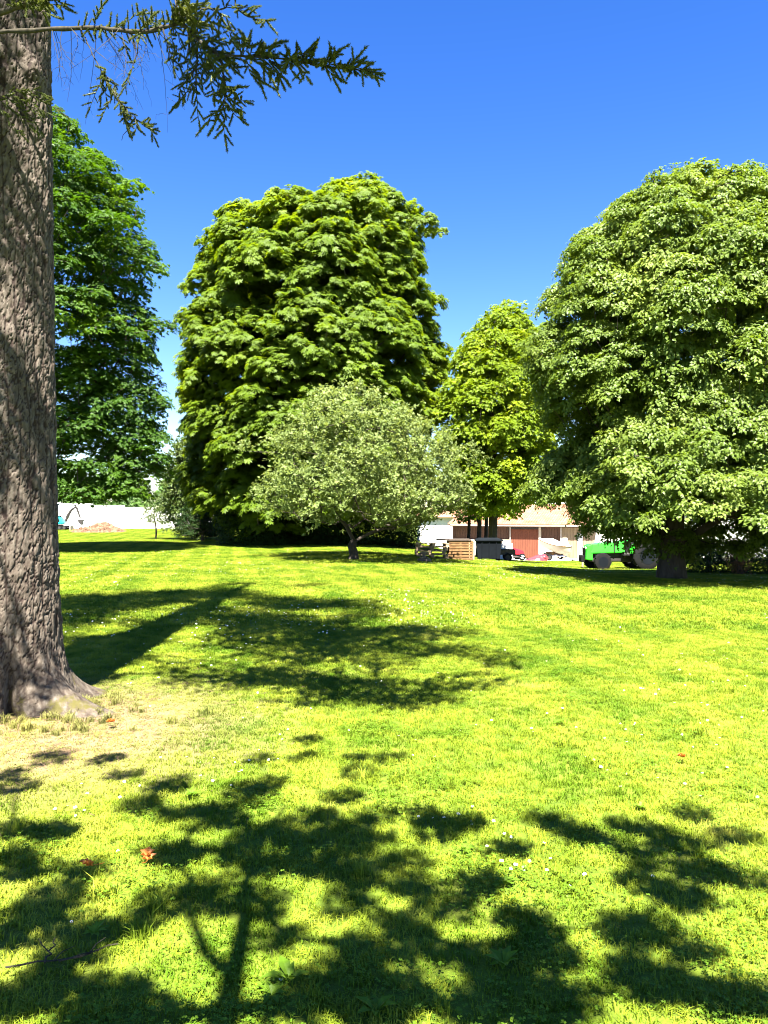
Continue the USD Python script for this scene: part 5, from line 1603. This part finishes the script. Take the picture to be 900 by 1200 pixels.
def tractor():
    x, y, z = gpt(731, 0, 30.0)
    t = thing("green_tractor", "bright green tractor parked in the shade left of the lime trunk", "tractor", (x, y, z + 0.0), 186)
    UsdGeom.Xformable(t).AddScaleOp().Set(Gf.Vec3f(0.86, 0.86, 0.86))
    # +x is forward (turned to face left); length about 3.5 m
    part(t, "bonnet", to_tm(m3.Manifold.batch_hull([m3.Manifold.sphere(0.06, 12).translate(p) for p in ((0.15, -0.32, 0.82), (0.15, 0.32, 0.82), (0.15, -0.27, 1.22), (0.15, 0.27, 1.22), (1.62, -0.28, 0.78), (1.62, 0.28, 0.78), (1.55, -0.22, 1.10), (1.55, 0.22, 1.10))])), M_green)
    g = part(t, "nose", to_tm(m3.Manifold.batch_hull([m3.Manifold.sphere(0.05, 12).translate(p) for p in ((1.62, -0.30, 0.48), (1.62, 0.30, 0.48), (1.60, -0.25, 1.12), (1.60, 0.25, 1.12), (1.82, -0.24, 0.5), (1.82, 0.24, 0.5), (1.76, -0.2, 1.05), (1.76, 0.2, 1.05))])), M_green)
    part(g, "grille", [box(1.878, yy, 0.78, 0.02, 0.03, 0.4) for yy in np.linspace(-0.16, 0.16, 7)], M_black)
    for s in (-1, 1):
        part(t, "headlight", cyl((1.84, s * 0.15, 0.98), (1.87, s * 0.15, 0.98), 0.06, 14), M_cover)
    part(t, "engine", rbox(0.85, 0, 0.58, 1.5, 0.42, 0.46, 0.05), M_steel)
    part(t, "front_axle", cyl((1.25, -0.55, 0.4), (1.25, 0.55, 0.4), 0.06, 10), M_steel)
    part(t, "transmission", rbox(-0.35, 0, 0.55, 1.2, 0.5, 0.42, 0.06), M_steel)
    part(t, "rear_axle", cyl((-0.75, -0.6, 0.62), (-0.75, 0.6, 0.62), 0.1, 12), M_steel)
    for s in (-1, 1):
        wheel(t, (1.25, s * 0.62, 0.39), 0.39, 0.24, M_black, M_bin, lugs=18, name="front_wheel")
        wheel(t, (-0.75, s * 0.68, 0.64), 0.64, 0.34, M_black, M_bin, lugs=22, name="rear_wheel")
        a = np.linspace(0.15, np.pi - 0.25, 12)
        arc = np.stack([-0.75 + 0.72 * np.cos(a), 0 * a, 0.64 + 0.72 * np.sin(a)], -1)
        V = np.concatenate([arc + [0, s * 0.46, 0], arc + [0, s * 0.9, 0], arc * 1.0 + [0, s * 0.46, 0.03], arc + [0, s * 0.9, 0.03]])
        F = []
        for k in range(11):
            F += [[k, k + 1, 12 + k + 1], [k, 12 + k + 1, 12 + k], [24 + k, 36 + k + 1, 24 + k + 1], [24 + k, 36 + k, 36 + k + 1], [12 + k, 12 + k + 1, 36 + k + 1], [12 + k, 36 + k + 1, 36 + k]]
        part(t, "mudguard", (V, np.array(F)), M_green, 40)
    part(t, "footplate", box(-0.05, 0, 0.66, 0.6, 1.1, 0.04), M_black)
    part(t, "dashboard", rbox(0.05, 0, 1.12, 0.2, 0.56, 0.4, 0.05), M_black)
    part(t, "steering_column", cyl((-0.02, 0, 1.2), (-0.2, 0, 1.42), 0.03, 8), M_black)
    a = np.linspace(0, 2 * np.pi, 21)
    part(t, "steering_wheel", tube(np.stack([-0.22 + 0.12 * np.cos(a), 0.19 * np.sin(a), 1.44 + 0.14 * np.cos(a)], -1), 0.018, 6), M_cover)
    part(t, "seat", [rbox(-0.72, 0, 1.05, 0.45, 0.5, 0.12, 0.05), rbox(-0.95, 0, 1.32, 0.1, 0.48, 0.5, 0.05)], M_yellow)
    for s in (-1, 1):
        part(t, "cab_post", cyl((-1.15, s * 0.5, 0.95), (-1.1, s * 0.5, 2.05), 0.035, 8), M_green)
    part(t, "cab_post", cyl((-1.1, -0.5, 2.05), (-1.1, 0.5, 2.05), 0.035, 8), M_green)
    part(t, "exhaust", tube(np.array([[0.6, 0.36, 0.8], [0.6, 0.4, 1.3], [0.62, 0.4, 1.75]]), 0.035, 10, True), M_steel, 40)
    part(t, "front_weights", [rbox(1.98, yy, 0.5, 0.16, 0.06, 0.3, 0.02) for yy in (-0.15, -0.05, 0.05, 0.15)], M_black)
    x, y, z = gpt(682.5, 0, 31.0)
    p = thing("short_post", "short weathered post just left of the tractor's nose", "post", (x, y, z), 0)
    part(p, "shaft", tube(np.array([[0, 0, -0.1], [0.01, 0, 0.2], [0, 0, 0.38]]), [0.045, 0.042, 0.04], 8, True), M_pallet, 50)
    part(p, "top", cyl((0, 0, 0.382), (0, 0, 0.40), 0.045, 8), M_pallet)


tractor()


def birdbath():
    x, y, z = gpt(497, 0, 26.6)
    t = thing("stone_birdbath", "small weathered stone birdbath on the lawn in front of the pallets", "birdbath", (x, y, z - 0.01))
    def lathe(pr):
        return trimesh.creation.revolve(np.array(pr), sections=20)
    part(t, "plinth", rbox(0, 0, 0.05, 0.46, 0.4, 0.12, 0.03), M_stone)
    part(t, "step", rbox(0, 0, 0.13, 0.3, 0.28, 0.08, 0.02), M_stone)
    part(t, "stem", lathe([[0, 0.16], [0.08, 0.16], [0.05, 0.22], [0.06, 0.27], [0, 0.27]]), M_stone, 40)
    part(t, "bowl", lathe([[0, 0.265], [0.06, 0.265], [0.17, 0.33], [0.18, 0.35], [0.15, 0.345], [0, 0.30]]), M_stone, 40)


birdbath()

# ------------------------------------------------------------------ small things on the nearest grass
def litter():
    rng = np.random.default_rng(71)
    M_fallen = mat_leaf("fallen_leaf", (0.40, 0.13, 0.02), (0.58, 0.25, 0.05), (1.2, 1.0, 0.8), 40.0, 0.25, 0.5)
    for px, py, s, lab in ((172, 1021, 0.055, "curled orange fallen leaf in the dappled shade at lower left"), (110, 1026, 0.04, "dull brown fallen leaf left of the curled orange leaf"), (131, 853, 0.05, "small reddish fallen leaf on the bare earth near the big trunk"), (800, 895, 0.045, "orange brown fallen leaf on the sunny grass at right")):
        g = ground_at(px, py)
        t = thing("fallen_leaf", lab, "leaf", (g[0], g[1], float(gz(*g)) + 0.045), rng.uniform(0, 360))
        V, F = leaf_lobed(s, -0.35)
        part(t, "blade", (np.concatenate([V, V + [0.012, 0.01, 0.012]]), np.vstack([F, F[:, ::-1] + len(V)])), M_fallen)
        part(t, "leaf_stalk", tube(np.array([[0.01, 0, 0], [-0.02, 0, 0.004], [-0.045, 0.008, 0.012]]), 0.0012, 4), M_fallen)
    for px, py, L, a, lab in ((62, 1140, 0.30, 20, "thin grey fallen twig in the shade at lower left"), (60, 1128, 0.16, 100, "short upright grey twig at the lower left"), (105, 1132, 0.2, 35, "forked grey fallen twig near the lower left corner")):
        g = ground_at(px, py)
        t = thing("fallen_twig", lab, "twig", (g[0], g[1], float(gz(*g)) + 0.035), a)
        P = np.stack([np.linspace(-L / 2, L / 2, 7), rng.normal(0, 0.008, 7), 0.012 + rng.normal(0, 0.004, 7)], -1)
        part(t, "stick", tube(P, np.linspace(0.004, 0.0018, 7), 6, True), M_twig, 50)
        part(t, "side_stick", tube(np.array([P[3], P[3] + [0.03, 0.03, 0.01], P[3] + [0.07, 0.05, 0.012]]), np.array([0.0025, 0.0018, 0.0012]), 5, True), M_twig, 50)
    for i, (px, py, k, lab) in enumerate(((338, 1152, 1.2, "leafy weed rosette beside the pale bare patch at the bottom"), (318, 1170, 0.8, "smaller weed rosette at the bottom left of the leafy one"), (592, 1040, 0.9, "broad leaved weed in the middle of the near shade"), (590, 1135, 1.0, "dark weed rosette near the bottom edge right of centre"), (655, 850, 0.9, "weed rosette on the sunny grass right of centre"),
                                              (225, 935, 0.8, "weed rosette on sunny grass beside the white daisies at left"), (545, 1000, 0.8, "pale weed rosette in the near shade right of the centre"), (110, 1098, 0.7, "round leaved weed at the left edge of the near shade"), (750, 950, 0.8, "weed rosette just beyond the near shade at right"), (440, 1190, 1.0, "weed rosette at the middle of the bottom edge"))):
        g = ground_at(px, py)
        t = thing("weed", lab, "weed", (g[0], g[1], float(gz(*g)) + 0.012), rng.uniform(0, 360))
        n = 9
        for j in range(n):
            a = 2 * np.pi * j / n + rng.normal(0, 0.2)
            e = rng.uniform(0.35, 0.9)
            D = np.array([[math.cos(a) * math.cos(e), math.sin(a) * math.cos(e), math.sin(e)]])
            N = np.array([[-math.cos(a) * math.sin(e), -math.sin(a) * math.sin(e), math.cos(e)]])
            part(t, "leaf", place_leaves(leaf_simple(1, 0.42, 0.12, 0.25, 0.55), np.zeros((1, 3)), D, N, np.array([0.075 * k * rng.uniform(0.7, 1.2)])), M_weed)


litter()


def trunk_foot():
    rng = np.random.default_rng(83)
    tuft = [(grass_tile(70, 0.10, 0.11, 0.006, rng, 0.8), M_grass) for _ in range(3)]
    P = []
    for _ in range(70):
        a = rng.uniform(-2.6, 0.4)
        d = rng.uniform(0.55, 1.25)
        x, y = TX + d * math.cos(a), TY + d * math.sin(a)
        P.append((x, y, float(gz(x, y))))
    for _ in range(60):
        y = rng.uniform(2.4, 9); x = rng.uniform(-0.52, 0.52) * y
        P.append((x, y, float(gz(x, y))))
    P = np.array(P)
    scatter(None, "long_grass", tuft, P, frames(np.tile([[0, 0, 1.0]], (len(P), 1)), rng.uniform(0, 6.28, len(P))), rng.uniform(0.4, 0.9, len(P)), rng.integers(0, 3, len(P)), "stuff", "longer unmown grass tufts round the big trunk's foot and here and there", "grass")
    bits = []
    for _ in range(900):
        a, d = rng.uniform(-3.0, 0.9), 0.5 + abs(rng.normal(0, 1.0))
        x, y = TX + d * math.cos(a), TY + d * math.sin(a)
        L, b = rng.uniform(0.015, 0.07), rng.uniform(0, 6.28)
        z = float(gz(x, y)) + rng.uniform(0.012, 0.022)
        bits.append(tube(np.array([[x, y, z], [x + L * math.cos(b), y + L * math.sin(b), z + rng.normal(0, 0.004)]]), np.array([0.0025, 0.0012]), 3))
    tag(usdkit.mesh(stage, "/World/needle_litter", join(bits), M_litter), "brown twig and needle litter strewn round the big trunk's foot", "litter", None, "stuff")


M_litter = mat_noise("brown_litter", [(0.3, (0.05, 0.03, 0.018)), (0.7, (0.14, 0.085, 0.05))], 9.0, 0.9)
trunk_foot()
